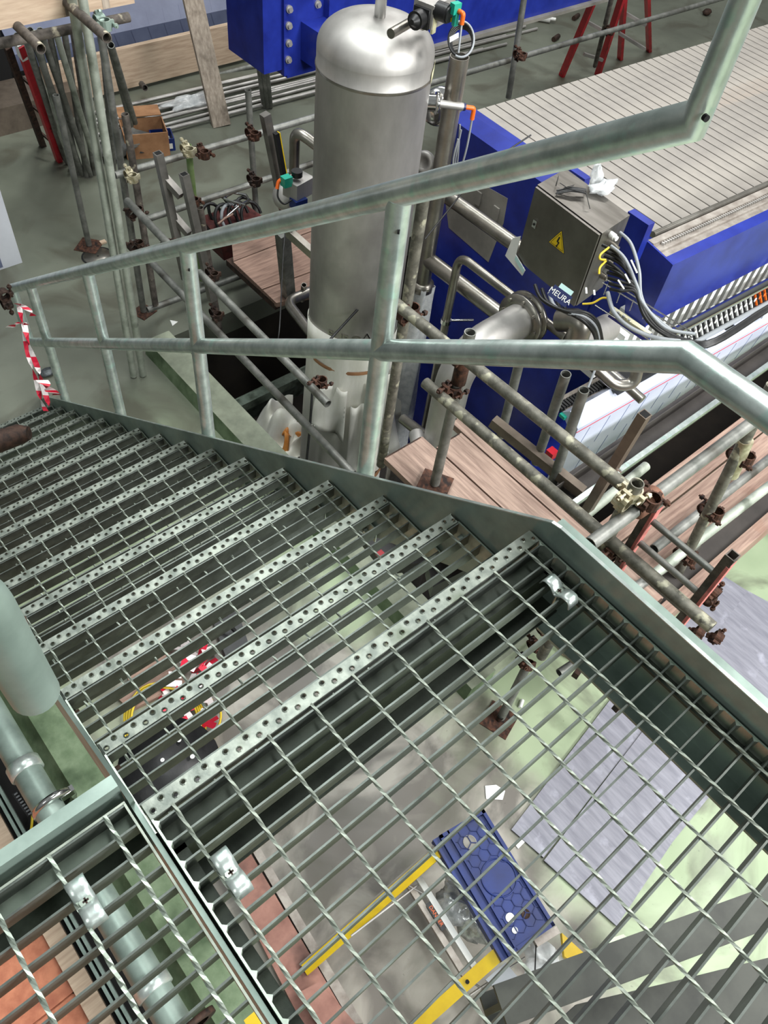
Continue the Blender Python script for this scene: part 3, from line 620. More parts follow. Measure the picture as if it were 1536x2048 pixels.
# roller, comb, cable run in front
m = M(); m.cyl((2.70, 1.02, -1.385), (9, 1.02, -1.43), .032, 16); m.build('guide_roller', chrome, fp)
for i in range(52):
    x = 2.72 + i * .05; q = M(); q.bar((x, 1.03, -1.42), (x + .012, .975, -1.50), .012, .010); q.bar((x + .025, .985, -1.44), (x - .005, .975, -1.445), .008, .008); q.build('comb_tooth', white if i not in (18, 19, 20, 21) else orange, fp)
m = M(); m.box((2.3, .93, -1.56), (9, 1.06, -1.52)); m.build('comb_bed', black, fp)
m = M(); m.cyl((2.78, .955, -1.50), (9, .955, -1.55), .016, 10); m.cyl((2.78, .925, -1.52), (9, .925, -1.57), .013, 10); m.build('grey_conduit', conduit, fp)
for i in range(12): q = M(); q.box((2.8 + i * .28, .905, -1.55 - i * .004), (2.98 + i * .28, .975, -1.505 - i * .004)); q.build('conduit_cover', film, fp)
m = M(); m.box((1.95, .99, -1.62), (2.7, 1.03, -1.60)); m.build('green_guide', teal, fp, label='green guide strip')
m = M()
for i in range(34): m.cube((1.97 + i * .022, 1.06, -1.59), (.014, .05, .02))
m.build('roller_chain', black, fp, kind='stuff')
m = M(); m.box((2.0, 1.03, -1.63), (9, 1.12, -1.60)); m.build('chain_bed', MAT['dirty_aluminium'], fp)
# film covered skirt
SK0, SK1 = 1.97, 9.2
sk = M(); sk.prism([(SK0, .90, -2.10), (SK0, .90, -1.62), (SK0, .985, -1.555), (SK0, 1.03, -1.60), (SK0, .96, -1.66), (SK0, .96, -2.10)], (SK1 - SK0, 0, 0)); so = sk.build('film_skirt', film, fp, label='skirt in pale blue protective film')
m = M()
for i in range(34):
    x = SK0 + .12 + i * .17; m.bar((x, .8988, -1.67), (x - .05, .8988, -1.86), .004, .0015, (0, 1, 0)); m.bar((x + .08, .8988, -1.88), (x + .03, .8988, -2.06), .004, .0015, (0, 1, 0))
m.build('film_print', film_l, so, kind='stuff')
m = M(); m.box((SK0, .8985, -1.652), (SK1, .9, -1.645)); m.build('red_line', film_r, so)
pv = Vector((2.62, 1.1, 0)); Rz = Matrix.Rotation(-.050, 3, 'Z'); l0 = Vector(fp.location); fp.location = pv + Rz @ (l0 - pv); fp.rotation_euler.z = -.050
# ------------------------------------------------------------------ control cabinet
A0 = Vector((2.042, 1.683, -.6)); A1 = Vector((2.003, 1.231, -.6)); A2 = Vector((2.263, 1.26, -.6))
ey = (A1 - A0).normalized(); ex = (A2 - A1).normalized(); ez = Vector((0, 0, 1)); Wc = (A1 - A0).length; Dc = .262; Hc = .415
cab = thing('control_cabinet', 'stainless steel electrical cabinet with yellow lightning triangle on its door', 'cabinet', A0 + ey * Wc / 2 + ex * Dc / 2 - ez * Hc)
Q = lambda a, b, c: A0 + ey * a + ex * b - ez * c
m = M(); m.hexa([Q(0, .02, Hc), Q(Wc, .02, Hc), Q(Wc, Dc, Hc), Q(0, Dc, Hc)], [Q(0, .02, 0), Q(Wc, .02, 0), Q(Wc, Dc, 0), Q(0, Dc, 0)]); m.build('body', steel_b, cab)
m = M(); m.hexa([Q(.004, .0, Hc - .004), Q(Wc - .004, .0, Hc - .004), Q(Wc - .004, .014, Hc - .004), Q(.004, .014, Hc - .004)], [Q(.004, 0, .004), Q(Wc - .004, 0, .004), Q(Wc - .004, .014, .004), Q(.004, .014, .004)]); dr = m.build('door', steel_b, cab)
m = M(); m.hexa([Q(.05, -.006, .19), Q(.075, -.006, .19), Q(.075, 0, .19), Q(.05, 0, .19)], [Q(.05, -.006, .15), Q(.075, -.006, .15), Q(.075, 0, .15), Q(.05, 0, .15)]); m.build('lock', chrome, dr)
m = M(); m.cyl(Q(.0625, -.009, .17), Q(.0625, -.005, .17), .007, 10); m.build('keyhole', black, dr)
tc_ = (Wc * .52, .17)
m = M(); T3 = lambda s_, d: [Q(tc_[0] + dx * s_, d, tc_[1] + dz * s_) for dx, dz in ((0, -1.0), (.87, .5), (-.87, .5))]
m.prism(T3(.066, -.0012), ex * .001); wt = m.build('warning_triangle', black, dr)
m = M(); m.prism(T3(.062, -.0018), ex * .001); m.build('yellow_field', yellow, dr, label='yellow warning field')
m = M(); m.prism(T3(.052, -.0022), ex * .001); m.build('black_outline', black, dr)
m = M(); m.prism(T3(.047, -.0026), ex * .001); m.build('yellow_centre', yellow, dr)
m = M(); B = lambda pts: [Q(tc_[0] + x, -.0036, tc_[1] + z) for x, z in pts]
m.prism(B([(.006, -.030), (.000, -.004), (-.009, -.002), (-.003, -.03)]), ex * .001); m.prism(B([(-.009, -.006), (.010, -.004), (.006, .003), (-.009, .001)]), ex * .001); m.prism(B([(.010, -.002), (.002, .022), (-.004, .022), (.003, .0)]), ex * .001); m.prism(B([(-.007, .018), (.005, .018), (-.002, .030)]), ex * .001)
m.build('lightning_bolt', black, dr)
# white bracket and name label under the door
m = M(); z0 = Hc - .06; m.prism([Q(-.05, -.01, z0 - .04), Q(.0, -.01, z0 - .08), Q(-.0, -.01, z0 + .03), Q(.09, -.01, z0 + .07), Q(.08, -.01, z0 + .11), Q(-.07, -.01, z0 + .08)], ex * .003); m.build('white_plate', white, cab)
m = M(); m.prism([Q(.005, -.014, z0 + .032), Q(.085, -.014, z0 + .068), Q(.082, -.014, z0 + .092), Q(.002, -.014, z0 + .056)], ex * .001); m.build('pale_sticker', cyan, cab)
# fittings on the side facing the stairs end
for a, c in ((.05, .04), (.11, .12), (.12, .3), (.10, .2), (.15, .25)):
    m = M(); g0 = Q(Wc, .06 + a, c); m.cyl(g0, g0 + ey * .03, .016, 12); m.cyl(g0 + ey * .03, g0 + ey * .045, .012, 12); m.build('cable_gland', white if a == .05 else steel_d, cab)
# zip ties and bag lying on top
zt_ = thing('cable_tie_bundle', 'bundle of black cable ties lying on top of the steel cabinet', 'cable ties', at(1140, 382, Z=-.6))
for i in range(9):
    r0 = random.Random(i); p = at(1110 + r0.random() * 12, 380 + r0.random() * 8, Z=-.59); q = at(1165 + r0.random() * 10, 378 + r0.random() * 10, Z=-.575); m = M(); m.path([p, (p + q) / 2 + Vector((0, 0, .01 + .01 * r0.random())), q], .0035, 6); m.build('cable_tie', black, zt_)
for x0, y0, x1, y1 in ((1112, 372, 1117, 352), (1120, 366, 1138, 378), (1170, 378, 1180, 418), (1128, 376, 1148, 370)):
    m = M(); m.path([at(x0, y0, Z=-.585), at((x0 + x1) / 2, (y0 + y1) / 2, Z=-.56), at(x1, y1, Z=-.59)], .002, 5); m.build('cable_tie', black, zt_)
def bag(name, c, rx, ry, rz, label, m_=bagm, seed=1, spike=.35, cat='plastic bag', parent=None):
    R = random.Random(seed); ph = [R.random() * 6 for _ in range(8)]; q = M(); n = 14; s_ = 20; vs = []
    for i in range(n + 1):
        th = math.pi * i / n
        for j in range(s_):
            a = 2 * math.pi * j / s_; k = 1 + spike * (math.sin(3 * a + ph[0]) * math.sin(2 * th + ph[1]) + .5 * math.sin(5 * a + ph[2] + 4 * th) + .3 * math.sin(9 * a + ph[3] - 6 * th))
            vs.append(Vector(c) + Vector((rx * math.sin(th) * math.cos(a) * k, ry * math.sin(th) * math.sin(a) * k, rz * math.cos(th) * (1 + .3 * math.sin(4 * a + ph[4])) + rz)))
    q.add(vs, [(i * s_ + j, (i + 1) * s_ + j, (i + 1) * s_ + (j + 1) % s_, i * s_ + (j + 1) % s_) for i in range(n) for j in range(s_)], True); return q.build(name, m_, parent, label, cat)
bag('plastic_bag', at(1205, 383, Z=-.6), .085, .04, .025, 'crumpled clear plastic bag on top of the steel cabinet')
bag('plastic_bag', at(1186, 372, Z=-.6), .03, .03, .05, 'knotted neck of clear plastic beside the black cable ties', seed=4)
# name label under the cabinet
lb = at(1120, 592, D=3.66); nl = thing('maker_sign', 'small navy sign with white letters hanging below the steel cabinet', 'sign', lb - Vector((0, 0, .04)))
xd = (at(1138, 600, D=3.66) - at(1105, 576, D=3.66)).normalized(); nd = (CP - lb).normalized(); yd = nd.cross(xd).normalized()
m = M(); m.hexa([lb + xd * a + yd * b - nd * .002 for a, b in ((-.05, -.028), (.05, -.028), (.05, .028), (-.05, .028))], [lb + xd * a + yd * b for a, b in ((-.05, -.028), (.05, -.028), (.05, .028), (-.05, .028))]); m.build('plate', navy, nl)
text('MEURA', lb + nd * .001, xd, yd, .036, white, nl, 'lettering')
m = M(); m.hexa([lb + xd * a + yd * b - nd * .006 for a, b in ((-.03, .02), (.04, .02), (.04, .05), (-.03, .05))], [lb + xd * a + yd * b - nd * .004 for a, b in ((-.03, .02), (.04, .02), (.04, .05), (-.03, .05))]); m.build('pale_tag', cyan, nl)
# cables: from the cabinet side, sweeping down to the comb bed
cb = thing('cable_bundle', 'thick bundle of black and grey cables sweeping down from the cabinet side', 'cables', at(1300, 620, D=3.7))
R = random.Random(3)
def px3(l): return [at(x, y, D=d) for x, y, d in l]
for i in range(9):
    o = R.uniform(-6, 6); o2 = R.uniform(-5, 5)
    pts = px3([(1205 + i * 2, 490 + i * 11, 3.55), (1240 + o, 510 + i * 9, 3.5), (1268 + o, 560 + i * 3, 3.5), (1290 + o2, 615 + i * 2, 3.5), (1320 + o2, 655 + i, 3.5), (1375, 680 + i * 1.3, 3.5), (1430, 678 + i * 1.2, 3.5), (1536, 612 + i * 1.2, 3.7), (1640, 560, 3.8)])
    m = M(); m.path(spline(pts, 5), .0075, 8); m.build('black_cable', black, cb)
for i, l in enumerate(([(1240, 465, 3.55), (1262, 488, 3.5), (1278, 540, 3.45), (1282, 590, 3.45), (1300, 625, 3.45), (1345, 662, 3.45)], [(1222, 492, 3.5), (1250, 518, 3.45), (1275, 575, 3.42), (1285, 605, 3.42), (1330, 655, 3.42), (1390, 668, 3.42)], [(1215, 585, 3.6), (1228, 625, 3.55), (1260, 655, 3.5), (1310, 675, 3.5), (1360, 682, 3.5)])):
    m = M(); m.path(spline(px3(l), 6), .010 if i == 2 else .0075, 8); m.build('grey_cable', conduit, cb)
for l in ([(1218, 495, 3.5), (1202, 508, 3.48), (1200, 518, 3.48), (1212, 520, 3.48)], [(1212, 522, 3.5), (1200, 535, 3.48), (1198, 548, 3.48)], [(1165, 608, 3.7), (1185, 606, 3.68), (1205, 596, 3.66), (1222, 598, 3.64)]):
    m = M(); m.path(spline(px3(l), 6), .005, 6); m.build('earth_wire', ycable, cb, label='yellow earth wire')
for x, y, dx, dy in ((1250, 548, 10, 18), (1262, 520, 12, 26), (1236, 560, 12, 18), (1172, 575, 1, 12), (1188, 580, 1, 10)):
    m = M(); m.bar(at(x, y, D=3.4), at(x + dx, y + dy, D=3.4), .008, .003); m.build('wire_marker', white, cb)
# lower cable loop
m = thing('cable_loop', 'loop of thick cables hanging below the cabinet over the fat outlet pipe', 'cables', at(1180, 640, D=3.8)); lo_ = m
for i in range(5):
    q = M(); q.path(spline(px3([(1070 + i * 14, 570 + i * 8, 3.85), (1085 + i * 12, 600 + i * 6, 3.8), (1130 + i * 4, 622 + i * 2, 3.75), (1170, 625 + i * 5, 3.75), (1195 - i * 2, 645 + i * 5, 3.8), (1205 - i * 3, 685, 3.9)]), 6), .009, 8); q.build('cable', black if i != 2 else conduit, lo_)
# wire basket tray
tr = thing('wire_cable_tray', 'bent wire cable tray with a terminal strip below the cabinet', 'cable tray', at(1260, 640, D=3.6))
m = M()
for a, b in (((1205, 565), (1385, 675)), ((1212, 558), (1390, 668)), ((1190, 610), (1330, 700))): m.path([at(a[0], a[1], D=3.6), at(b[0], b[1], D=3.55)], .003, 6)
for k_ in range(7): x = 1215 + k_ * 26; y = 568 + k_ * 16; m.path([at(x, y, D=3.6), at(x - 8, y + 22, D=3.62)], .0025, 5)
m.build('wire_frame', chrome, tr)
m = M(); m.bar(at(1222, 625, D=3.66), at(1300, 678, D=3.62), .05, .02, (0, 0, 1)); m.build('blue_base', blue, tr)
m = M(); m.bar(at(1222, 620, D=3.64), at(1298, 672, D=3.60), .026, .03, (0, 0, 1)); m.build('terminal_strip', mat('beige_plastic', 'b8b596', 'cfccb0', .5), tr)
for k_ in range(14): q = M(); q.cube(at(1225 + k_ * 5.2, 618 + k_ * 3.7, D=3.61), (.008, .02, .012)); q.build('terminal', MAT['beige_plastic'] if k_ % 2 else conduit, tr)

# ------------------------------------------------------------------ scaffolding
SR = .02415
def tube(pts, label, m_=None, r=SR, hollow=.16, name='scaffold_tube', group=None):
    q = M(); q.path(pts, r, 16, hollow); return q.build(name, m_ or scaf, None, label, 'tube', group)
def coupler(c, d1, d2, label, m_=None, swing=1):
    c = Vector(c); d1 = Vector(d1).normalized(); d2 = Vector(d2).normalized(); n = d1.cross(d2)
    n = n.normalized() if n.length > .05 else d1.orthogonal().normalized(); m_ = m_ or rust
    t = thing('scaffold_coupler', label, 'coupler', c)
    for sg, d in ((-1, d1), (1, d2)):
        o = c + n * (sg * .027); q = M(); q.lathe([(.0248, -.024), (.0305, -.024), (.0305, .024), (.0248, .024)], o, d, 14, False)
        w = d.cross(n).normalized(); q.cube(o + w * .036, (.022, .014, .034), Matrix((w, n, d)).transposed()); q.cube(o - w * .036, (.022, .014, .034), Matrix((w, n, d)).transposed())
        cl = q.build('clamp_ring', m_, t)
        q = M(); e = o + w * .040; q.cyl(e - n * .03 * sg, e + n * .05 * sg, .0055, 6); q.cyl(e + n * .028 * sg, e + n * .042 * sg, .012, 6); q.build('bolt', m_, cl)
        q = M(); q.bar(o - w * .040 + n * .008 * sg, o - w * .052 - n * .02 * sg, .010, .010); q.build('lug', m_, cl)
    return t
def baseplate(c, label, m_=None, s=.15, rz=0.):
    c = Vector(c); t = thing('base_plate', label, 'base plate', c); R3 = Matrix.Rotation(rz, 3, 'Z')
    q = M(); q.cube(c + Vector((0, 0, .003)), (s, s, .006), R3); q.build('plate', rust, t)
    q = M(); q.lathe([(.018, .006), (.018, .05)], c, seg=12); q.build('spigot', rust_d, t); return t
VZ = (0, 0, 1); VX = (1, 0, 0); VY = (0, 1, 0)
# right bay beside the landing
h1a, h1b = at(805, 632, X=.9), at(1262, 975, X=.9)
tube([(.9, h1a.y + .05, -.625), (.9, h1b.y - .02, -.60)], 'upper one of the two long scaffold tubes running under the middle handrail towards the landing', scaf_m)
h2a, h2b = at(875, 792, X=.86), at(1398, 1238, X=.86)
tube([(.86, h2a.y + .08, -.835), (.86, h2b.y - .05, -.815)], 'lower scaffold tube with stamped marks running parallel under the upper one at the right', scaf_m)
# standard through the right bay
xr, yr = .957, 1.035
tube([(xr, yr, -1.47), (xr, yr, -.545)], 'upright scaffold tube with open top just above the middle handrail', scaf)
coupler((.93, yr, -.64), VZ, VY, 'rusty coupler just under the middle handrail on the open-topped upright'); coupler((.91, yr, -.84), VZ, VY, 'rusty coupler halfway down the upright above the boards')
q = M(); q.lathe([(.026, -.1), (.031, -.1), (.031, .1), (.026, .1)], (xr, yr, -.83 + .12), seg=12); sl = q.build('joint_sleeve', rust, None, 'rusty joint sleeve on the upright below the middle handrail', 'sleeve')
baseplate((xr, yr, -1.482), 'rusty base plate under the upright on the boards', rz=.5)
# standard behind the second post
s1t = at(850, 395, D=3.02); s1b = at(815, 640, X=.95)
xs, ys = .955, h1a.y + .02
tube([at(848, 392, D=2.95), at(762, 930, D=4.2)], 'long upright scaffold tube right behind the nearest handrail post', scaf_m)
coupler(at(815, 626, D=3.33), at(848, 392, D=2.95) - at(762, 930, D=4.2), VY, 'brown rusty coupler to the right of the nearest handrail post')
# putlog sticking out towards the landing
pe = at(1180, 1088, D=2.6); pz = pe.z; py = pe.y
pf = at(1540, 836, Y=py)
tube([(pe.x, py, pz), (max(pf.x, 2.9), py, pz - .03)], 'thick scaffold tube with open end pointing at the stair, over the planks', scaf)
st = at(1275, 966, D=2.62)
tube([(st.x, st.y, st.z), (st.x, st.y, -1.75)], 'short upright with open round top in the big brown coupler', scaf_m)
coupler((st.x - .02, st.y, st.z - .06), VZ, VY, 'dark coupler left of the big brown coupler', brass)
t = coupler((st.x + .05, st.y - .03, st.z - .08), VX, VZ, 'big brown coupler where three scaffold tubes meet')
q = M(); c = Vector((st.x + .07, py, pz)); q.lathe([(.026, -.06), (.038, -.055), (.040, 0), (.038, .055), (.026, .06)], c, VX, 18); q.build('saddle', mat('brown_saddle', '6b4636', '8a6350', .7, .1, 14, bump=.3), t)
coupler(at(1222, 1108, D=2.9), VZ, VY, 'rusty coupler under the open end of the thick tube')
# ladder beam with pink edges
lb_ = thing('ladder_beam', 'dark ladder-shaped scaffold beam with pink painted edges beside the landing', 'ladder beam', (.95, -.1, -1.3))
pA = at(1318, 1000, X=.95); pB = at(1466, 1110, X=.95)
for pp in (pA, pB):
    q = M(); q.box((.93, pp.y - .018, -1.45), (.934, pp.y + .018, pp.z)); q.box((.966, pp.y - .018, -1.45), (.97, pp.y + .018, pp.z)); q.box((.934, pp.y + .014, -1.45), (.966, pp.y + .018, pp.z)); q.box((.934, pp.y - .018, -1.45), (.966, pp.y - .014, pp.z)); s_ = q.build('stile', scaf_p, lb_)
    q = M(); q.box((.9285, pp.y - .019, -1.45), (.93, pp.y - .008, pp.z - .04)); q.box((.932, pp.y - .0195, -1.45), (.97, pp.y - .018, pp.z - .03)); q.build('painted_edge', mat('pink_paint', 'd9807c', 'b0605c', .6, 0, 20), s_)
for z in (-.70, -.83, -.955, -1.2):
    q = M(); q.cyl((.95, pA.y - .018, z), (.95, pB.y + .018, z), .0125, 12); q.build('rung', scaf, lb_)
# second standard at the right edge, with three couplers and two long tubes
ra, rb = at(1545, 770, D=3.0), at(1368, 1120, D=3.75); rc_ = at(1330, 1200, D=3.95)
tube([ra, rb, rc_ + (rc_ - rb) * 1.5], 'leaning scaffold upright near the right edge carrying three couplers', scaf_m)
for (x, y, d), l in (((1482, 912, 3.3), 'long yellowed joint coupler high on the leaning upright'), ((1422, 1022, 3.52), 'rusty coupler in the middle of the leaning upright'), ((1372, 1110, 3.7), 'rusty coupler low on the leaning upright')):
    coupler(at(x, y, D=d), ra - rb, VX, l)
q = M(); q.path([at(1492, 880, D=3.2), at(1462, 950, D=3.36)], .031, 12); q.build('joint_sleeve', brass, None, 'yellowed joint sleeve on the leaning upright at the right edge', 'sleeve')
for i, (x0, y0, x1, y1, l) in enumerate(((1308, 1098, 1560, 905, 'grey scaffold tube lying along the planks, open end beside the ladder beam'), (1296, 1158, 1560, 965, 'grey scaffold tube lying along the outer plank, second from the ladder beam'), (1262, 1182, 1400, 1095, 'short grey tube under the leaning upright'))):
    a_ = at(x0, y0, Z=-1.46 if i < 2 else -1.5); b_ = at(x1, y1, Z=-1.46 if i < 2 else -1.5); tube([a_, (b_.x, a_.y + (b_.y - a_.y) * .6, b_.z)], l, scaf_l if i == 1 else scaf)
coupler(at(1432, 1180 - 0, Z=-1.5) + Vector((0, 0, -.05)), VX, VY, 'small rusty coupler end beyond the outer plank')
# silver tube by the skirt
a_ = at(1132, 1062, Z=-1.6); b_ = at(1292, 932, Z=-1.6); tube([a_, b_], 'pale tube with a capped round end between the planks and the film skirt', scaf_l, r=.026, hollow=0)
# channel beside the skirt
a_ = at(1120, 1010, Z=-1.68); b_ = at(1475, 822, Z=-1.68)
cb_ = thing('long_channel', 'long grey steel channel lying between the planks and the film skirt', 'steel beam', (2.2, .6, -1.8))
q = M(); X0, X1 = a_.x - .2, 3.9; Yc = a_.y; q.box((X0, Yc - .05, -1.70), (X1, Yc - .02, -1.67)); q.build('lip', galv, cb_)
q = M(); q.box((X0, Yc - .02, -1.80), (X1, Yc + .16, -1.78)); q.box((X0, Yc + .10, -1.78), (X1, Yc + .105, -1.70)); q.build('tray', mat('dark_tray', '3f3b39', '524d4a', .6, .2, 4), cb_)
# brown slotted post
a_ = at(1290, 828, D=3.35); b_ = at(1165, 1035, D=4.0)
q = M(); q.bar(a_, b_, .045, .045, (0, 1, 0)); t = q.build('slotted_post', mat('brown_steel', '5b5148', '786c60', .5, .4), None, 'brown square steel post leaning in front of the pale film skirt', 'post')
q = M(); dd_ = (b_ - a_).normalized(); q.bar(a_ - dd_ * .001, a_ + dd_ * .002, .036, .036, (0, 1, 0)); q.build('open_end', dark, t)
q = M(); q.bar(at(1228, 945, D=3.62), at(1228, 945, D=3.62) + Vector((.0, -.024, .0)), .008, .008); q.bar(at(1235, 938, D=3.6), at(1235, 938, D=3.6) + Vector((.0, -.024, .0)), .008, .008); q.build('screw', chrome, t)
a_ = at(985, 842, D=4.3); b_ = at(1165, 985, D=4.2); q = M(); q.bar(a_, b_, .05, .06); q.build('square_rail', MAT['brown_steel'], None, 'grey square rail low in front of the dark blue frame', 'rail')
# three uprights with open tops in front of the blue frame
for (x0, y0, x1, y1, d0, d1, l) in ((1045, 700, 1002, 872, 4.0, 4.55, 'left one of the three uprights in front of the blue frame'), (1132, 748, 1072, 925, 3.75, 4.35, 'middle upright with slanted open top in front of the blue frame'), (1168, 780, 1105, 965, 3.7, 4.3, 'right one of the three uprights, beside the film skirt')):
    tube([at(x0, y0, D=d0), at(x1, y1, D=d1)], l, scaf, r=.026)
q = M(); q.path([at(1190, 740, D=3.7), at(1176, 775, D=3.7)], .006, 6); q.build('grey_hose', conduit, None, 'grey hose end going into the right open upright', 'hose')
q = M(); q.cube(at(1103, 907, D=4.45), (.05, .05, .05)); r_ = q.build('red_switch', red, None, 'small red switch box between two uprights at the film skirt', 'switch')
# boards of the platform left of the landing (lengthways, z about -1.5)
def board(pts, z, t, label, m_=wood_y, name='scaffold_board', cat='board', group=None):
    q = M(); P = [at(x, y, Z=z) for x, y in pts]; q.prism([p - Vector((0, 0, t)) for p in P], (0, 0, t)); return q.build(name, m_, None, label, cat, group)
BZ = -1.5
def yboard(x0, x1, y0, y1, z, label, t=.038, m_=wood_y):
    th = thing('scaffold_board', label, 'board', ((x0 + x1) / 2, (y0 + y1) / 2, z - t)); q = M(); q.box((x0, y0, z - t), (x1, y1, z)); q.build('plank', m_, th)
    for yy in (y0, y1): q = M(); q.box((x0 + .01, yy - .004, z - t * .8), (x1 - .01, yy + .004, z + .001)); q.build('end_band', rust_d, th)
    return th
p0 = at(757, 912, Z=BZ); p1 = at(846, 872, Z=BZ); p2 = at(895, 914, Z=BZ); p3 = at(937, 862, Z=BZ)
yboard(.88, p1.x - .005, -.2, p1.y, BZ - .0, 'short weathered board left of the upright, end nearest the tank')
yboard(p1.x + .005, p2.x + .17, -.35, p2.y + .08, BZ, 'long weathered board behind the rusty base plate')
yboard(p2.x + .18, p3.x + .02, -.05, p3.y + .1, BZ + .0, 'narrow board at the outer edge of the platform, beside the pale strip')
q = M(); q.box((p3.x + .03, .2, BZ - .03), (p3.x + .05, p3.y + .05, BZ + .01)); q.build('metal_strip', galv, None, 'pale metal strip along the outermost platform board', 'strip')
# planks running right
def xboard(x0, x1, y0, y1, z, label, t=.038, m_=wood):
    th = thing('scaffold_board', label, 'board', ((x0 + x1) / 2, (y0 + y1) / 2, z - t)); q = M(); q.box((x0, y0, z - t), (x1, y1, z)); q.build('plank', m_, th); return th
PZ = -1.56
xboard(1.45, 4.4, .285, .42, PZ, 'inner one of the pink-brown planks running to the right edge')
xboard(1.2, 4.4, .06, .275, PZ, 'middle one of the pink-brown planks running to the right edge')
xboard(1.05, 4.4, -.115, -.055, PZ - .02, 'outer toe plank on edge beside the green floor', t=.16)
xboard(1.3, 4.2, -.05, .055, PZ - .08, 'dark grey strip under the tubes lying along the planks', m_=MAT['dark_tray'])
# ------------------------------------------------------------------ left bay of scaffolding round the pit (Y about 4.3)
tube([(1.06, 4.3, -1.565), (9.5, 4.3, -1.66)], 'upper guard rail tube passing behind the tank along the pit', scaf)
tube([(1.2, 4.3, -1.95), (3.6, 4.3, -1.955)], 'lower guard rail tube left of the tank', scaf)
tube([(1.1, 4.25, -2.66), (2.3, 4.25, -2.70)], 'lowest rail tube near the floor left of the plank platform', scaf)
def vtube(px0, px1, zb, label, m_=None, r=SR, dx=0., foot=True, hollow=.16, name='scaffold_tube'):
    b = at(px1[0], px1[1], Z=zb); t_ = at(px0[0], px0[1], X=b.x) if abs(at(px0[0], px0[1], X=b.x).y - b.y) < .4 else None
    # top: nearest point on the upright through b
    best = min(((at(px0[0], px0[1], D=d) - Vector((b.x, b.y, at(px0[0], px0[1], D=d).z))).length, d) for d in [3 + .02 * k for k in range(300)])
    tp = at(px0[0], px0[1], D=best[1]); tube([tp, b], label, m_, r, hollow, name); return tp, b
tp, b = vtube((112, 190), (178, 490), FZ + .01, 'thin upright standing on the square base plate at the far left'); baseplate((b.x, b.y, FZ), 'square rusty base plate beside the round floor cover', rz=.7, s=.19)
q = M(); c = at(196, 513, Z=FZ); q.lathe([(.001, .004), (.118, .004), (.118, .0)], c, seg=36); dr_ = thing('floor_cover', 'round steel drain cover in the floor behind the handrail', 'drain cover', c); q.build('disc', steel_d, dr_)
q = M(); q.lathe([(.120, .002), (.135, .002)], c, seg=36); q.build('rubber_ring', dark, dr_); q = M(); q.lathe([(.001, .006), (.008, .006)], c, seg=10); q.build('centre_hole', dark, dr_)
q = M(); q.cube(at(206, 484, Z=FZ + .01), (.05, .04, .015)); q.build('wood_chip', timber, None, 'tiny yellow wooden chip beside the base plate', 'wood chip')
tube([at(140, -25, D=3.85), (.705, 3.80, FZ + .01)], 'left one of the two pale tall tubes crossing the rail at the far left', scaf_l)
tube([at(162, -20, D=3.8), (.765, 3.77, FZ + .01)], 'right one of the two pale tall tubes crossing the rail at the far left', scaf_l)
tp, b = vtube((190, -10), (287, 622), FZ + .01, 'dark tall tube with an orange-stained base plate', scaf); baseplate((b.x, b.y, FZ), 'base plate at the foot of the dark tall tube', rz=.3)
vtube((250, 228), (311, 610), FZ + .18, 'short painted standard with open pale top in the left bay', scaf_p)
vtube((496, 180), (518, 505), FZ + .01, 'upright with open top between two planks, left of the tank', scaf)
vtube((376, 290), (405, 560), FZ + .05, 'green painted post with a pile of couplers on its head', mat('green_tube', '5d7a3e', '7d8f62', .6, 0, 9, c3='8a8d80', s3=6), hollow=.16)
vtube((400, 415), (445, 700), FZ - .1, 'dark standard with open top in front of the green post', scaf_p)
vtube((650, 590), (632, 945), FZ - .6, 'upright with open top standing before the white wrapping of the tank', scaf)
tube([at(255, 402, D=5.0), at(338, 490, D=4.75)], 'short guard tube sloping between two couplers in the left bay', scaf)
a_ = at(265, 485, X=1.02); b_ = at(706, 948, X=.98); tube([a_, b_], 'long lower tube crossing the pit kerb towards the nearest handrail post', scaf)
a_ = at(398, 545, X=1.02); b_ = at(656, 808, X=1.0); tube([a_, b_], 'tube ending with an open end in front of the tank wrapping', scaf)
for (x, y, d), a, b_, l, mm_ in (((262, 352, 5.05), VZ, VX, 'pale shiny coupler at the left end of the upper guard rail', brass), ((270, 425, 5.1), VZ, VY, 'dark coupler below the painted standard head', rust_d), ((272, 492, 5.3), VZ, VY, 'dark coupler low in the left bay', rust_d), ((375, 300, 4.95), VZ, VX, 'pale coupler heap on the head of the green post', brass), ((405, 305, 5.0), VX, VZ, 'brown sleeve coupler right of the green post', rust), ((505, 268, 5.2), VZ, VX, 'brown coupler on the upper guard rail at the tall upright', rust), ((508, 360, 5.4), VZ, VX, 'dark coupler on the lower guard rail at the tall upright', rust_d), ((385, 400, 5.2), VX, VZ, 'rusty coupler where the green post meets the lower rail', rust), ((338, 492, 4.9), VY, VZ, 'black coupler under the welded ladder frame', rust_d), ((425, 548, 5.3), VZ, VX, 'coupler lug on the dark standard, upper', rust_d), ((432, 628, 5.5), VZ, VX, 'coupler lug on the dark standard, lower', rust_d), ((636, 768, 4.45), VZ, VY, 'rusty double coupler in front of the white wrapping', rust), ((1040, 110, 6.2), VZ, VX, 'coupler on the guard rail beyond the filter press', rust), ((10, 598, 4.2), VX, VY, 'dark coupler at the left picture edge near the end of the handrail', rust_d)):
    coupler(at(x, y, D=d), a, b_, l, mm_)
t = M(); c = at(396, 312, D=4.95)
lf = thing('ladder_frame', 'welded square tube ladder frame hung on the left guard rails', 'frame', at(400, 530, D=5.4))
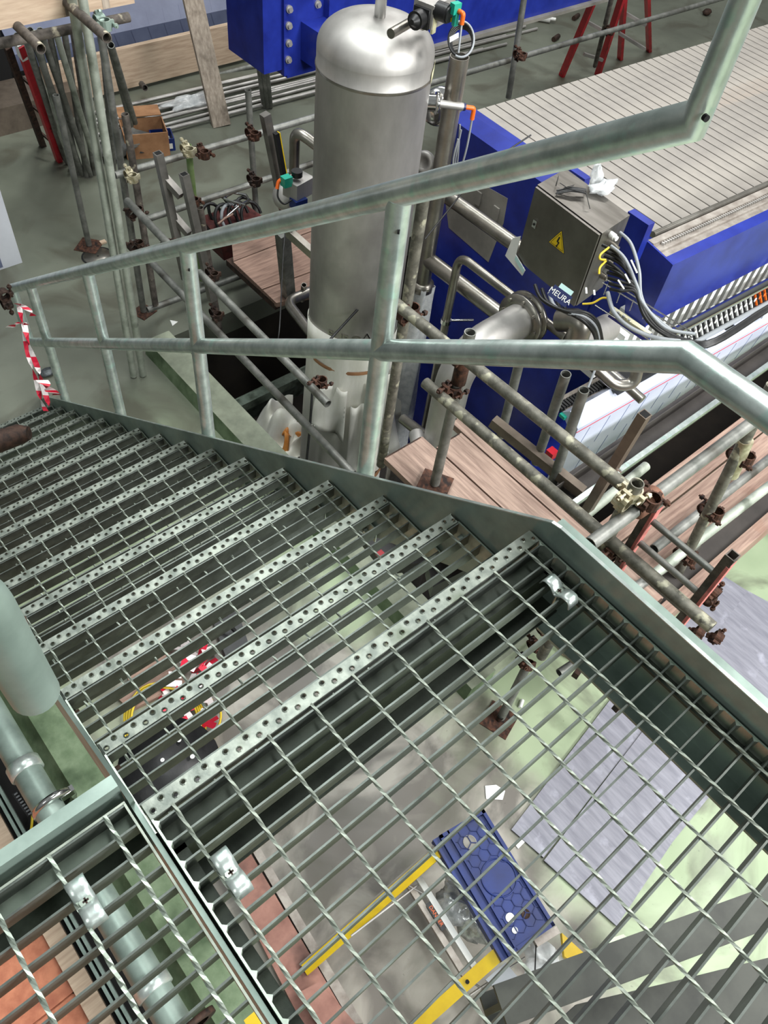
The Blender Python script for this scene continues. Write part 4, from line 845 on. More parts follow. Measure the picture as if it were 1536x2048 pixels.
for (x0, y0, x1, y1) in ((316, 306, 372, 560), (368, 348, 425, 600)):
    q = M(); q.bar(at(x0, y0, D=4.95), at(x1, y1, D=5.75), .05, .05, (0, 1, 0)); s_ = q.build('stile', mat('raw_box_steel', '6d6a66', '8d8984', .4, .6), lf) if 'raw_box_steel' not in MAT else q.build('stile', MAT['raw_box_steel'], lf)
    q = M(); dd_ = (at(x1, y1, D=5.75) - at(x0, y0, D=4.95)).normalized(); a_ = at(x0, y0, D=4.95); q.bar(a_ - dd_ * .001, a_ + dd_ * .002, .038, .038, (0, 1, 0)); q.build('open_end', dark, s_)
for (x0, y0, x1, y1, d) in ((322, 348, 362, 392, 5.1), (338, 422, 378, 468, 5.35)): q = M(); q.bar(at(x0, y0, D=d), at(x1, y1, D=d + .02), .045, .045); q.build('rung', MAT['raw_box_steel'], lf)
tube([at(1050, -15, D=6.0), at(1017, 195, D=6.7)], 'far upright behind the filter press, above its left corner', scaf)
a_ = at(530, 228, D=5.1); b_ = at(578, 470, D=5.9); q = M(); q.bar(a_, b_, .055, .055, (0, 1, 0)); q.build('square_post', MAT['raw_box_steel'], None, 'pale square steel post left of the tank with open top', 'post')
a_ = at(552, 266, D=5.15); b_ = at(590, 480, D=5.85); q = M(); q.bar(a_, b_, .03, .035, (0, 1, 0)); t = q.build('black_channel', black, None, 'black and yellow edged strip standing beside the pale square post', 'strip')
q = M(); q.bar(a_ + Vector((.02, 0, 0)), a_ + (b_ - a_) * .5 + Vector((.02, 0, 0)), .008, .03, (0, 1, 0)); q.build('yellow_edge', yellow, t, label='yellow edge')
# plank platform left of the tank
q = M(); z_ = -2.25
pts_ = [(458, 522), (463, 470), (560, 440), (620, 470), (620, 500)]
for i, (poly, l) in enumerate(((((463, 478), (575, 430), (640, 455), (467, 522)), 'back board of the small plank platform left of the tank'), (((467, 524), (640, 457), (670, 525), (524, 578)), 'wide middle board of the small plank platform left of the tank'), (((526, 580), (672, 527), (700, 570), (553, 606)), 'front corner board of the small plank platform left of the tank'))):
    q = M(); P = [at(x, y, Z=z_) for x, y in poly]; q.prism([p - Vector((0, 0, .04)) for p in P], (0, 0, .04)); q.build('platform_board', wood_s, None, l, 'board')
q = M(); a_ = at(458, 523, Z=z_ - .05); b_ = at(556, 612, Z=z_ - .05); q.bar(a_, b_, .05, .05); q.build('edge_bearer', rust_d, None, 'dark edge bearer under the small plank platform', 'bearer')
# tool bag and clamp beside it
tb = thing('tool_bag', 'open dark red tool bag with hoses behind the handrail, left of the tank', 'bag', at(470, 450, Z=-2.5))
q = M(); c = at(468, 445, Z=-2.35); q.hexa([c + Vector((x, y, -.2)) for x, y in ((-.2, -.14), (.2, -.14), (.2, .14), (-.2, .14))], [c + Vector((x, y, .02)) for x, y in ((-.24, -.16), (.24, -.16), (.2, .18), (-.2, .18))]); q.build('body', mat('maroon_canvas', '3c1614', '5a2420', .8, 0, 20), tb)
for i in range(7):
    R = random.Random(i + 20); c2 = at(425 + i * 13, 425 + R.uniform(-10, 14), Z=-2.28); q = M(); q.path([c2 + Vector((math.cos(a) * .09, math.sin(a) * .05, math.sin(a) * .10)) for a in [k * math.pi / 9 for k in range(13)]], .013, 8); q.build('strap', black if i != 3 else conduit, tb)
gc_ = thing('g_clamp', 'steel sash clamp lying over the dark red tool bag', 'clamp', at(470, 400, Z=-2.2))
q = M(); q.path([at(x, y, Z=-2.15) for x, y in ((440, 445), (478, 412), (498, 400), (492, 390), (466, 385), (448, 396), (470, 410))], .010, 8); q.path([at(448, 398, Z=-2.13), at(490, 410, Z=-2.13)], .008, 8); q.build('frame', chrome, gc_)
q = M(); q.path([at(x, y, Z=-2.14) for x, y in ((436, 448), (450, 436), (466, 428))], .008, 6); q.build('handle', wood, gc_)
# ------------------------------------------------------------------ top left platform edge
YB = 3.8
t = thing('toe_board', 'pale timber board along the top left corner', 'board', (.5, YB, -.4))
q = M(); q.box((-.6, YB, -.375), (1.12, YB + .04, -.12)); q.build('plank', timber, t)
for x0_, x1_ in ((.74, .80), (.94, .98)): q = M(); q.box((x0_, YB - .002, -.372), (x1_, YB, -.125)); q.build('dirt_mark', timber_g, t)
tube([(-.2, YB + .05, -.452), (1.10, YB + .05, -.455)], 'ledger tube under the pale toe board at the top left', scaf_p)
for x0, y0, x1, y1, l in ((28, 62, 82, 98, 'left stub tube with open end under the top left board'), (172, 36, 214, 76, 'right stub tube with open end under the top left board')):
    b_ = at(x1, y1, D=3.75); tube([(b_.x + .02, b_.y + .5, b_.z + .0), b_], l, scaf_p)
a_ = at(205, 45, D=3.95); coupler(a_, VX, VZ, 'coupler under the pale board at the top left', galv_d)
# bundle of leaning tubes
ORD = ('leftmost', 'second from the left', 'third from the left', 'fourth from the left', 'fifth from the left', 'sixth from the left', 'seventh from the left', 'eighth from the left', 'ninth from the left', 'rightmost')
feet = ((128, 316), (135, 326), (142, 334), (149, 342), (157, 346), (165, 349), (173, 351), (181, 350), (188, 346), (195, 340)); tops = ((52, 74), (34, 70), (70, 66), (44, 64), (98, 62), (60, 60), (128, 60), (80, 60), (146, 62), (112, 66))
for i, (f_, t_) in enumerate(zip(feet, tops)):
    gm = scaf if i not in (2, 3, 9) else scaf_l
    q = M(); q.path([at(t_[0], t_[1], D=5.5 + .12 * ((i * 3) % 5)), at(f_[0], f_[1], Z=FZ + .02)], SR, 12, .16); q.build('leaning_tube', gm, None, 'scaffold tube in the far left leaning bundle, its foot ' + ORD[i], 'tube', 'scaffold tubes leaning in a bundle at the far left')
for i, (t_, f_) in enumerate((((212, 60), (262, 250)), ((222, 90), (270, 245)), ((205, 80), (228, 345)))):
    tube([at(t_[0], t_[1], D=5.6), at(f_[0], f_[1], D=7.2)], ('left', 'right', 'thin lower')[i] + ' one of three thin leaning tubes behind the dark tall tube', scaf)
# red and dark ladder legs
q = M(); q.bar(at(38, 88, D=5.8), at(118, 322, Z=FZ), .045, .06, (0, 1, 0)); t = q.build('red_strut', red, None, 'bright red painted strut leaning at the far left', 'strut')
q = M(); q.bar(at(36, 84, D=5.79), at(46, 115, D=5.95), .047, .062, (0, 1, 0)); q.build('white_tip', white, t, label='chipped white tip')
lt = thing('leaning_ladder', 'dark steel ladder leaning at the far left edge behind the red strut', 'ladder', at(85, 290, Z=FZ))
q = M(); q.bar(at(14, 92, D=6.0), at(86, 292, Z=FZ), .05, .05, (0, 1, 0)); q.build('stile', rust_d, lt)
for k_ in range(3): x = 32 + 22 * k_; y = 145 + 58 * k_; q = M(); q.bar(at(x, y, D=6.6 + .4 * k_), at(x + 38, y + 32, D=6.6 + .4 * k_), .02, .02); q.build('rung', rust_d, lt)
# black box added to make the shaded area in the background
q = M(); q.box((-2.5, 7.9, FZ), (1.75, 9.6, -1.0)); q.build('dark_area_box', dark, None, 'black box standing in for the dark area in the upper left background', 'machine')
q = M(); q.box((-2.5, 7.4, FZ), (2.2, 7.9, FZ + .25)); q.build('low_plinth', MAT['brown_steel'], None, 'low green plinth in front of the black background box', 'plinth')
# film covered deck, timber and tubes in the upper left background
fd = thing('film_deck', 'long casing in blue-grey protective film at the upper left background', 'casing', (4, 8.2, -2.7))
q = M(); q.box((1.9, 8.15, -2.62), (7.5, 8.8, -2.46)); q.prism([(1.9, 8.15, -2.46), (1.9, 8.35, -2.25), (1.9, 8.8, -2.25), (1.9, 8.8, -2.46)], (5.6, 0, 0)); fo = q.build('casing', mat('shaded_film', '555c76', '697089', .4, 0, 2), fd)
q = M()
for i in range(28): x = 2.0 + i * .2; q.bar((x, 8.148, -2.47), (x + .04, 8.148, -2.61), .006, .002, (0, 1, 0)); q.bar((x + .05, 8.25, -2.357), (x + .02, 8.16, -2.452), .006, .003)
q.build('film_print', mat('film_dark_line', '4f5570', rough=.5), fo, kind='stuff')
q = M(); q.box((1.95, 7.6, -2.76), (4.95, 7.66, -2.37)); q.build('timber_beam', timber, None, 'thick pinkish timber lying on edge in the upper left background', 'timber')
q = M(); q.box((1.9, 7.75, FZ), (9, 7.85, FZ + .1)); q.build('green_plinth', kerbm, None, 'long green plinth behind the bundle of steel rods', 'plinth')
tube([at(125, 135, D=8.6), at(520, 42, D=9.0)], 'upper dark tube above the pinkish timber in the background', scaf, r=.028)
tube([at(150, 225, D=8.4), at(520, 128, D=9.0)], 'dark tube below the pinkish timber in the background', scaf, r=.028)
tube([at(95, 20, D=8.8), at(420, -5, D=9.3)], 'topmost background tube behind the leaning board', scaf_p, r=.03)
tube([at(283, 168, D=8.2), at(290, 176, D=8.1)], 'tiny tube end poking out under the pinkish timber', scaf_p, r=.03)
# leaning grey board
a_ = at(443, 252, Z=FZ); q = M(); q.bar(at(383, -12, D=7.5), a_, .19, .045, (.15, 1, .3)); q.build('leaning_board', timber_g, None, 'weathered grey-brown board leaning left of the blue column', 'board')
for i, (x0, x1, yb) in enumerate(((499, 528, 213), (508, 535, 214), (518, 541, 213))):
    tube([at(x0, -12, D=7.2), at(x1, yb, Z=FZ + .02)], ('left', 'middle', 'right')[i] + ' one of three thin dark tubes left of the blue column', scaf, r=.026)
# steel rods on the floor
for i in range(11):
    R = random.Random(i + 50); y = 6.60 + .066 * i; x1 = 7.6 + R.uniform(-.9, .6); q = M(); q.path([(2.2 + R.uniform(-.25, .1), y + .1, FZ + .02 + (.03 if i % 3 == 0 else 0)), (x1, y - .12 + R.uniform(-.02, .02), FZ + .02)], .014 if i % 2 else .018, 8)
    q.build('steel_rod', steel, None, ('nearest', 'second nearest', 'third nearest', 'fourth nearest', 'fifth nearest', 'middle', 'fifth farthest', 'fourth farthest', 'third farthest', 'second farthest', 'farthest')[i] + ' of the eleven bright steel rods lying on the far floor', 'rod', 'steel rods on the far floor')
bag('plastic_bag', at(385, 212, Z=FZ), .28, .12, .05, 'clear plastic sheet lying on the rods left of the leaning board', seed=9)
# boxes by the rods
bx = thing('cardboard_box', 'open cardboard box on the far floor behind the painted standard', 'box', at(300, 315, Z=FZ))
c = at(293, 300, Z=FZ); R3 = Matrix.Rotation(-.35, 3, 'Z')
for dx, dy, sx, sy in ((0, -.15, .4, .01), (0, .15, .4, .01), (-.2, 0, .01, .3), (.2, 0, .01, .3)): q = M(); q.cube(c + R3 @ Vector((dx, dy, .12)), (sx, sy, .24), R3); q.build('panel', card, bx)
q = M(); q.cube(c + R3 @ Vector((0, .24, .26)), (.4, .2, .008), R3); q.build('flap', card, bx)
q = M(); q.cube(c + Vector((0, 0, .05)), (.36, .26, .1), R3); q.build('contents', black, bx)
bag('grey_sack', at(250, 305, Z=FZ), .26, .2, .1, 'crumpled grey sack left of the cardboard box', m_=mat('grey_sack_cloth', '4a4a4a', '66655f', .8, 0, 12), seed=5, cat='sack')
bb = thing('blue_tray', 'small blue storage tray with white pieces beside the cardboard box', 'tray', at(325, 300, Z=FZ)); c = at(326, 292, Z=FZ)
for dx, dy, sx, sy in ((0, -.1, .2, .01), (0, .1, .2, .01), (-.1, 0, .01, .2), (.1, 0, .01, .2)): q = M(); q.cube(c + R3 @ Vector((dx, dy, .06)), (sx, sy, .12), R3); q.build('side', blue_p, bb)
q = M(); q.cube(c + Vector((0, 0, .01)), (.2, .2, .02), R3); q.cube(c + R3 @ Vector((0, -.107, .05)), (.16, .004, .05), R3); q.build('label_panel', white, bb)
for i in range(4): R = random.Random(i); q = M(); q.cube(c + R3 @ Vector((R.uniform(-.06, .06), R.uniform(-.06, .06), .05)), (.05, .02, .02), Matrix.Rotation(R.uniform(0, 3), 3, 'Z')); q.build('white_piece', white, bb)
# ------------------------------------------------------------------ blue column and beam at the top
bc = thing('blue_beam', 'bright blue steel beam with bolted end plate behind the tank top', 'steel beam', (3.2, 5.0, -1.6))
q = M(); q.box((2.745, 5.0, -1.56), (2.92, 5.5, -.55)); q.build('end_block', blue, bc)
q = M(); q.box((2.92, 4.97, -1.60), (2.95, 5.5, -.55)); q.box((2.95, 5.0, -1.62), (3.35, 5.4, -1.1)); ep = q.build('end_plate', blue, bc)
q = M(); q.box((2.95, 4.97, -1.62), (3.5, 5.0, -.6)); ep = q.build('face_plate', blue, bc)
for x, y in ((578, 18), (577, 51), (577, 86), (576, 119), (635, 8)):
    b0 = at(x, y, Y=4.968); q = M(); q.cyl(b0 + Vector((0, .01, 0)), b0 - Vector((0, .012, 0)), .028, 16); q.cyl(b0 - Vector((0, .012, 0)), b0 - Vector((0, .03, 0)), .02, 6); q.build('bolt', steel, ep)
q = M(); q.box((3.08, 4.7, -1.50), (3.42, 4.97, -1.22)); q.build('stub_arm', blue, bc)
q = M(); q.box((3.3, 4.9, -1.63), (7.2, 5.2, -.9)); q.build('beam', blue, bc)
q = M(); q.box((3.3, 4.85, -1.66), (7.2, 5.25, -1.63)); q.build('bottom_flange', MAT['dusty_panel'], bc)
# red step ladders
rl = thing('step_ladder', 'red step ladder standing behind the filter press at the top right', 'ladder', at(1200, 110, Z=FZ))
ft = [at(1123, 152, Z=FZ), at(1298, 102, Z=FZ), at(1195, 150, Z=FZ), at(1240, 118, Z=FZ)]
tp_ = [at(1200, -30, D=8.2), at(1294, -30, D=8.6), at(1252, -30, D=8.4), at(1250, -30, D=8.5)]
for a_, b_ in zip(tp_, ft): q = M(); q.bar(a_, b_, .075, .04, (1, 0, 0)); q.build('stile', red, rl)
for x0, y0, x1, y1 in ((1172, 42, 1208, 62), (1244, 22, 1292, 50), (1238, 66, 1290, 98), (1168, 108, 1205, 120)):
    q = M(); q.bar(at(x0, y0, D=9.2), at(x1, y1, D=9.3), .04, .03); q.build('step', steel, rl)
tube([at(1225, -10, D=7.8), at(1190, 132, D=8.8)], 'dark upright between the legs of the red ladder', scaf_p)
coupler(at(1218, 62, D=8.2), VZ, VX, 'coupler on the far guard rail in front of the red ladder')
for x, y, l in ((1152, 40, 'small brown pipe piece on the far floor left of the red ladder'), (1112, 82, 'small rusty coupler on the far floor above the filter press')):
    c = at(x, y, Z=FZ); q = M(); q.cyl(c + Vector((-.06, 0, .03)), c + Vector((.08, .04, .03)), .03, 10); q.build('pipe_piece', rust_d, None, l, 'pipe piece')
c = at(1080, 42, Z=FZ); q = M(); q.cyl(c + Vector((-.1, .1, .05)), c + Vector((.08, -.1, .05)), .05, 12); q.cyl(c + Vector((.08, -.1, .05)), c + Vector((.13, -.15, .05)), .02, 10); q.build('white_bottle', white, None, 'white plastic bottle lying on the far floor under the blue beam', 'bottle')
c = at(1412, 30, Z=FZ); q = M(); q.ball(c + Vector((0, 0, .04)), .06, 8, (1.4, 1, .7)); q.build('rusty_fitting', rust_d, None, 'dark rusty fitting on the floor at the top right', 'fitting')
# white cabinet at the left edge
q = M(); a_ = at(45, 525, Z=FZ); q.box((a_.x - .9, a_.y, FZ), (a_.x, a_.y + .8, -1.35)); t = q.build('white_cabinet', mat('white_enamel', 'b9bcc4', 'cacdd4', .4, 0, 2), None, 'white sheet metal cabinet cut by the left picture edge', 'cabinet')
q = M(); q.box((a_.x - .9, a_.y - .004, FZ + .02), (a_.x - .16, a_.y, FZ + .35)); q.build('lower_panel', MAT['shaded_film'], t)
# loose litter
c = at(96, 748, Z=FZ); q = M(); q.ball(c + Vector((0, 0, .02)), .06, 8, (1.2, .8, .35)); q.build('foil_scrap', mat('dark_scrap', '33383a', '555a5c', .4, .4, 40, bump=1), None, 'small dark crumpled scrap on the floor behind the last handrail post', 'scrap')
c = at(345, 652, Z=FZ); q = M(); q.prism([c, c + Vector((.06, .02, 0)), c + Vector((.02, .07, 0))], (0, 0, .003)); q.build('paper_scrap', white, None, 'small white paper scrap beside the pit kerb', 'paper')
# brown block at the left edge on the stair
q = M(); a_ = at(-30, 892, D=3.35); b_ = at(40, 868, D=3.45); q.path([a_, b_, at(58, 866, D=3.45)], .042, 14, rs=[.05, .045, .03]); q.build('rusty_tube_end', rust_d, None, 'dark rusty tube end lying across the lower treads at the left edge', 'tube end')
# pit machinery
for x0, x1, y0, y1, z0, z1, m_, l in ((1.25, 2.6, 3.6, 3.75, -3.6, -3.45, galv_ch, 'grey beam across the far end of the dark pit'), (1.3, 2.4, 3.5, 3.58, -3.35, -3.27, galv_ch, 'second grey beam in the dark pit')):
    q = M(); q.box((x0, y0, z0), (x1, y1, z1)); q.build('pit_beam', m_, None, l, 'steel beam')
pm_ = thing('pit_pump', 'dark pump with round flange in the pit left of the tank', 'pump', (1.4, 3.2, -4.0))
q = M(); q.cyl((1.30, 3.45, -3.7), (1.36, 3.0, -3.7), .12, 24); q.build('motor', black, pm_); q = M(); q.lathe([(.03, 0), (.19, .0), (.19, .03), (.03, .03)], (1.37, 2.97, -3.67), (.2, -.9, .3), 32); q.build('flange', chrome, pm_)
q = M(); q.box((1.18, 2.95, -4.0), (1.5, 3.5, -3.85)); q.build('bedplate', galv_ch, pm_)
# discarded wrapping in the pit
def cloth(name, c, sx, sy, label, seed, m_=wrapm, amp=.12, tilt=0., cat='plastic sheet'):
    R = random.Random(seed); p = [R.random() * 6 for _ in range(6)]
    fn = lambda u, v: Vector(c) + Vector(((u - .5) * sx + .05 * math.sin(7 * v + p[0]), (v - .5) * sy + .05 * math.sin(6 * u + p[1]), amp * (math.sin(9 * u + p[2] + 3 * v) * .6 + .5 * math.sin(13 * v + p[3]) + math.cos((u - .5) * 3) * 1.2) + tilt * v))
    q = M(); q.sheet(fn, 22, 18, .003); return q.build(name, m_, None, label, cat)
c = at(555, 855, Z=-3.45); cloth('crumpled_wrapping', c, .42, .36, 'crumpled white wrapping lying in the pit left of the tank foot', 3)
c = at(595, 905, Z=-3.55); cloth('crumpled_wrapping', c, .4, .25, 'second crumpled white sheet nearest the stair stringer in the pit', 8)
c = at(578, 870, Z=-3.42); cloth('orange_wrapping', c, .22, .2, 'orange plastic scrap between the crumpled white sheets', 5, mat('orange_film', 'b97430', 'd49048', .5, 0, 9), .06)
# barrier tape tied to the end of the handrail
bt = thing('barrier_tape', 'red and white barrier tape tied round the far end of the handrail', 'barrier tape', at(80, 800, D=4.7))
def tape(pts, wdt, segs=10):
    P = spline(pts, 4); side = right * .7 + down * .2
    for i in range(len(P) - 1):
        q = M(); a, b = P[i], P[i+1]; tw = math.sin(i * .9); s0 = (right * math.cos(i * .5) + fwd * math.sin(i * .5) * .6).normalized() * wdt
        s1_ = (right * math.cos((i + 1) * .5) + fwd * math.sin((i + 1) * .5) * .6).normalized() * wdt
        q.hexa([a - s0, a + s0, b + s1_, b - s1_], [a - s0 - fwd * .001, a + s0 - fwd * .001, b + s1_ - fwd * .001, b - s1_ - fwd * .001]); q.build('red_band' if (i // 2) % 2 else 'white_band', redw if (i // 2) % 2 else whitet, bt)
tape([at(x, y, D=d) for x, y, d in ((38, 608, 4.45), (45, 650, 4.45), (58, 715, 4.5), (72, 760, 4.55), (82, 800, 4.6), (92, 822, 4.6))], .014)
tape([at(x, y, D=d) for x, y, d in ((48, 645, 4.45), (58, 690, 4.45), (75, 735, 4.5), (84, 765, 4.55), (98, 812, 4.6))], .016)
tape([at(x, y, D=d) for x, y, d in ((28, 608, 4.45), (42, 610, 4.42), (56, 620, 4.4), (66, 632, 4.4))], .022)
tape([at(x, y, D=d) for x, y, d in ((18, 655, 4.42), (30, 650, 4.4), (44, 645, 4.4), (52, 650, 4.4))], .020)
tape([at(x, y, D=d) for x, y, d in ((84, 760, 4.5), (95, 775, 4.45), (106, 785, 4.45), (112, 790, 4.45))], .035)
# black cord hanging past the tank
q = M(); q.path(spline([at(572, 440, D=4.9), at(566, 520, D=4.8), at(560, 640, D=4.6), at(556, 680, D=4.6)]), .004, 6); q.build('hanging_wire', black, None, 'thin black cord hanging left of the tank', 'cord')
q = M(); q.path(spline([at(752, 582, D=5.0), at(705, 630, D=4.85), at(656, 684, D=4.75)], 4), .008, 8); q.build('black_cable', black, None, 'black cable slung round the tank over the white wrapping', 'cable')
q = M(); q.path(spline([at(626, 760, D=4.9), at(620, 850, D=5.0), at(612, 930, D=5.1)], 4), .008, 8); q.build('black_cable', black, None, 'black cable hanging down in the pit before the tank wrapping', 'cable')
q = M(); q.path(spline([at(1062, 270, D=4.3), at(942, 392 - 40, D=4.3), at(920, 390, D=4.3), at(850, 478, D=4.3)], 4), .0045, 6); q.build('thin_black_cable', black, None, 'thin black cable crossing the thick riser below the top handrail', 'cable')
# fallen couplers beside the ladder beam foot
for x, y, d, l in ((1395, 1265, 3.9, 'rusty open coupler lying beside the foot of the ladder beam'), (1432, 1275, 3.95, 'rusty curved coupler half lying on the grey sheet')):
    coupler(at(x, y, Z=FZ + .25), (1, .4, .3), (-.3, 1, .2), l)
# ------------------------------------------------------------------ on the floor under the landing
# grey sheets
def sheet4(pts, z, label, t=.006):
    q = M(); P = [at(x, y, Z=FZ + z) for x, y in pts]; q.prism([p for p in P], (0, 0, t)); return q.build('grey_sheet', grey_sheet, None, label, 'sheet')
sheet4(((1022, 1660), (1086, 1716), (1318, 1420), (1220, 1400)), .002, 'short dark grey sheet on the floor nearest the torn white paper', .010)
sheet4(((1228, 1392), (1322, 1412), (1494, 1184), (1440, 1150), (1385, 1200)), .002, 'narrow grey sheet passing from the ladder beam foot under the landing beam', .012)
sheet4(((1087, 1722), (1232, 1853), (1343, 1686), (1448, 1556), (1322, 1414)), .006, 'large grey sheet in the middle of the landing grating', .012)
sheet4(((1326, 1412), (1452, 1550), (1620, 1340), (1620, 1250), (1492, 1182)), .002, 'large grey sheet reaching out to the right picture edge', .010)
# blue step platform and yellow rails
sl = thing('step_ladder', 'step ladder with blue honeycomb top cap and yellow rails under the grating', 'ladder', at(1000, 1780, Z=FZ))
ZB = -2.3
K = [at(878, 1672, Z=ZB), at(968, 1618, Z=ZB), at(1112, 1852, Z=ZB), at(1018, 1912, Z=ZB)]
ux = (K[2] - K[1]).normalized(); Lx = ((K[2] - K[1]).length + (K[3] - K[0]).length) / 2; uy = Vector((0, 0, 1)).cross(ux) * 1.0
if uy.dot(K[0] - K[1]) < 0: uy = -uy
Wy = ((K[0] - K[1]).length + (K[3] - K[2]).length) / 2; O = K[1]
G = lambda a, b, z=0: O + ux * a + uy * b + Vector((0, 0, z))
q = M(); q.prism([G(0, 0, -.05), G(Lx, 0, -.05), G(Lx, Wy, -.05), G(0, Wy, -.05)], (0, 0, .035))
for a0, a1, b0, b1 in ((0, Lx, 0, .016), (0, Lx, Wy - .016, Wy), (0, .016, 0, Wy), (Lx - .016, Lx, 0, Wy), (0, Lx, Wy - .05, Wy - .042)): q.prism([G(a0, b0, -.02), G(a1, b0, -.02), G(a1, b1, -.02), G(a0, b1, -.02)], (0, 0, .02))
q.prism([G(0, Wy, -.07), G(Lx, Wy, -.07), G(Lx, Wy + .03, -.07), G(0, Wy + .03, -.07)], (0, 0, .05))
cap_ = q.build('top_cap', blue_p, sl)
q = M(); hx = .030; cc = (Lx * .5, Wy * .42)
for i in range(int(Lx / (hx * 1.5))):
    for j in range(int(Wy / (hx * 1.73)) + 1):
        a = .035 + i * hx * 1.5; b = .03 + (j + (i % 2) * .5) * hx * 1.73
        if b > Wy - .06 or a > Lx - .03 or math.hypot(a - cc[0], b - cc[1]) < .085: continue
        pts = [G(a + hx * .97 * math.cos(k * math.pi / 3), b + hx * .97 * math.sin(k * math.pi / 3), -.013) for k in range(6)]
        for k in range(6): q.bar(pts[k], pts[(k + 1) % 6], .0025, .005)
q.path([G(cc[0] + .08 * math.cos(t), cc[1] + .08 * math.sin(t), -.012) for t in [k * math.pi / 16 for k in range(33)]], .003, 5)
q.build('honeycomb_ribs', blue_p, cap_, kind='stuff')
for a, b, r_, m_ in ((.09, Wy * .55, .028, MAT['dusty_panel']), (Lx - .12, Wy * .62, .018, white), (Lx - .10, Wy * .34, .018, rust_d), (Lx - .07, Wy * .66, .012, white)):
    q = M(); q.lathe([(.001, -.0135), (r_, -.0135), (r_ * 1.12, -.010), (r_ * 1.12, -.014)], G(a, b), seg=18); q.build('round_hole', m_, cap_)
ra_ = at(890, 1692, Z=ZB - .04); rb_ = at(610, 1940, Z=-2.72); v_ = rb_ - ra_
q = M(); q.bar(ra_, rb_, .05, .02); rr = q.build('yellow_rail', yellow, sl, label='yellow rail')
q = M(); q.bar(ra_ + Vector((0, .03, -.01)), rb_ + Vector((0, .03, -.01)), .012, .03); q.build('rail_web', MAT['dusty_panel'], rr)
rc_ = at(1008, 1898, Z=ZB - .04); q = M(); q.bar(rc_, rc_ + v_, .055, .02); rr = q.build('yellow_rail', yellow, sl, label='yellow rail')
for k_ in (.25, .6): q = M(); c = rc_ + v_ * k_ + Vector((0, 0, .011)); q.cyl(c, c + Vector((0, 0, .004)), .009, 10); q.build('rivet', dark, rr)
# aluminium struts with the warning label
a_ = at(828, 1742, Z=-2.5); b_ = at(955, 1945, Z=-2.45)
for o_, m_ in ((Vector((0, 0, 0)), white), (Vector((-.05, .0, -.02)), MAT['dirty_aluminium'])): q = M(); q.bar(a_ + o_, b_ + o_, .028, .03); st_ = q.build('aluminium_strut', m_, sl)
lbv = (b_ - a_).normalized(); lc = at(872, 1832, Z=-2.47); sd = lbv.cross(Vector((0, 0, 1))).normalized()
q = M(); q.prism([lc + lbv * a - sd * b for a, b in ((-.065, -.013), (.065, -.013), (.065, .013), (-.065, .013))], (0, 0, .002)); dl = q.build('warning_label', black, st_)
text('DANGER', lc + Vector((0, 0, .003)), lbv, -sd if (lbv.cross(-sd)).z > 0 else sd, .024, orange, sl, 'lettering')
for x0, y0, x1, y1 in ((702, 1872, 838, 1768), (940, 1990, 1050, 1915), (945, 1965, 985, 1990), (818, 1772, 855, 1792)):
    q = M(); q.path([at(x0, y0, Z=-2.5), at(x1, y1, Z=-2.5)], .005, 6); q.build('brace_wire', steel, sl)
q = M(); c = at(1140, 1890, Z=-2.4); q.prism([at(x, y, Z=-2.42) for x, y in ((1120, 1868), (1168, 1912), (1145, 1928), (1125, 1915))], (0, 0, .03)); q.build('yellow_foot', yellow, sl, label='yellow foot')
q = M(); q.bar(at(1070, 1888, Z=-2.35), at(1115, 1860, Z=-2.35), .03, .03); q.build('yellow_bracket', MAT['dirty_aluminium'], sl)
q = M(); q.prism([at(x, y, Z=-2.4) for x, y in ((970, 1960), (1010, 1925), (1060, 1985), (1030, 2015))], (0, 0, .01)); q.build('grey_gusset', conduit, sl)
bag('plastic_bag', at(930, 1820, Z=-2.62), .10, .16, .05, 'silvery plastic bag beside the blue top cap', m_=foil, seed=2)
bag('plastic_bag', at(1085, 1935, Z=-2.5), .09, .11, .06, 'clear plastic bag tied to the end of the blue top cap', seed=6)
q = M(); q.path([at(1072, 1890, D=3.4), at(1068, 1995, D=3.4)], .003, 5); q.build('black_tie', black, None, 'long black cable tie hanging from the clear bag', 'cable tie')
# papers
for pts, l in ((((970, 1572), (992, 1570), (1010, 1582), (1005, 1600), (972, 1598)), 'torn white paper on the floor above the blue top cap'), (((1030, 1690), (1048, 1675), (1052, 1682), (1036, 1698)), 'small white scrap between the blue top cap and the grey sheets')):
    q = M(); q.prism([at(x, y, Z=FZ + .002) for x, y in pts], (0, 0, .004)); q.build('paper_scrap', white, None, l, 'paper')
q = M(); q.prism([at(x, y, Z=FZ + .1) for x, y in ((1215, 1880), (1240, 1872), (1272, 1898), (1278, 1925), (1240, 1935), (1205, 1905))], (0, 0, .05)); q.build('pale_block', mat('pale_green_plastic', 'a9b99a', 'c0ceb2', .5), None, 'pale green block at the foot of the grey sheets', 'block')
q = M(); q.prism([at(x, y, Z=FZ + .3) for x, y in ((1160, 1972), (1200, 1955), (1215, 1965), (1175, 1985))], (0, 0, .05)); q.build('yellow_bracket', yellow, None, 'yellow bracket end above the dark steel beam at the bottom', 'bracket')
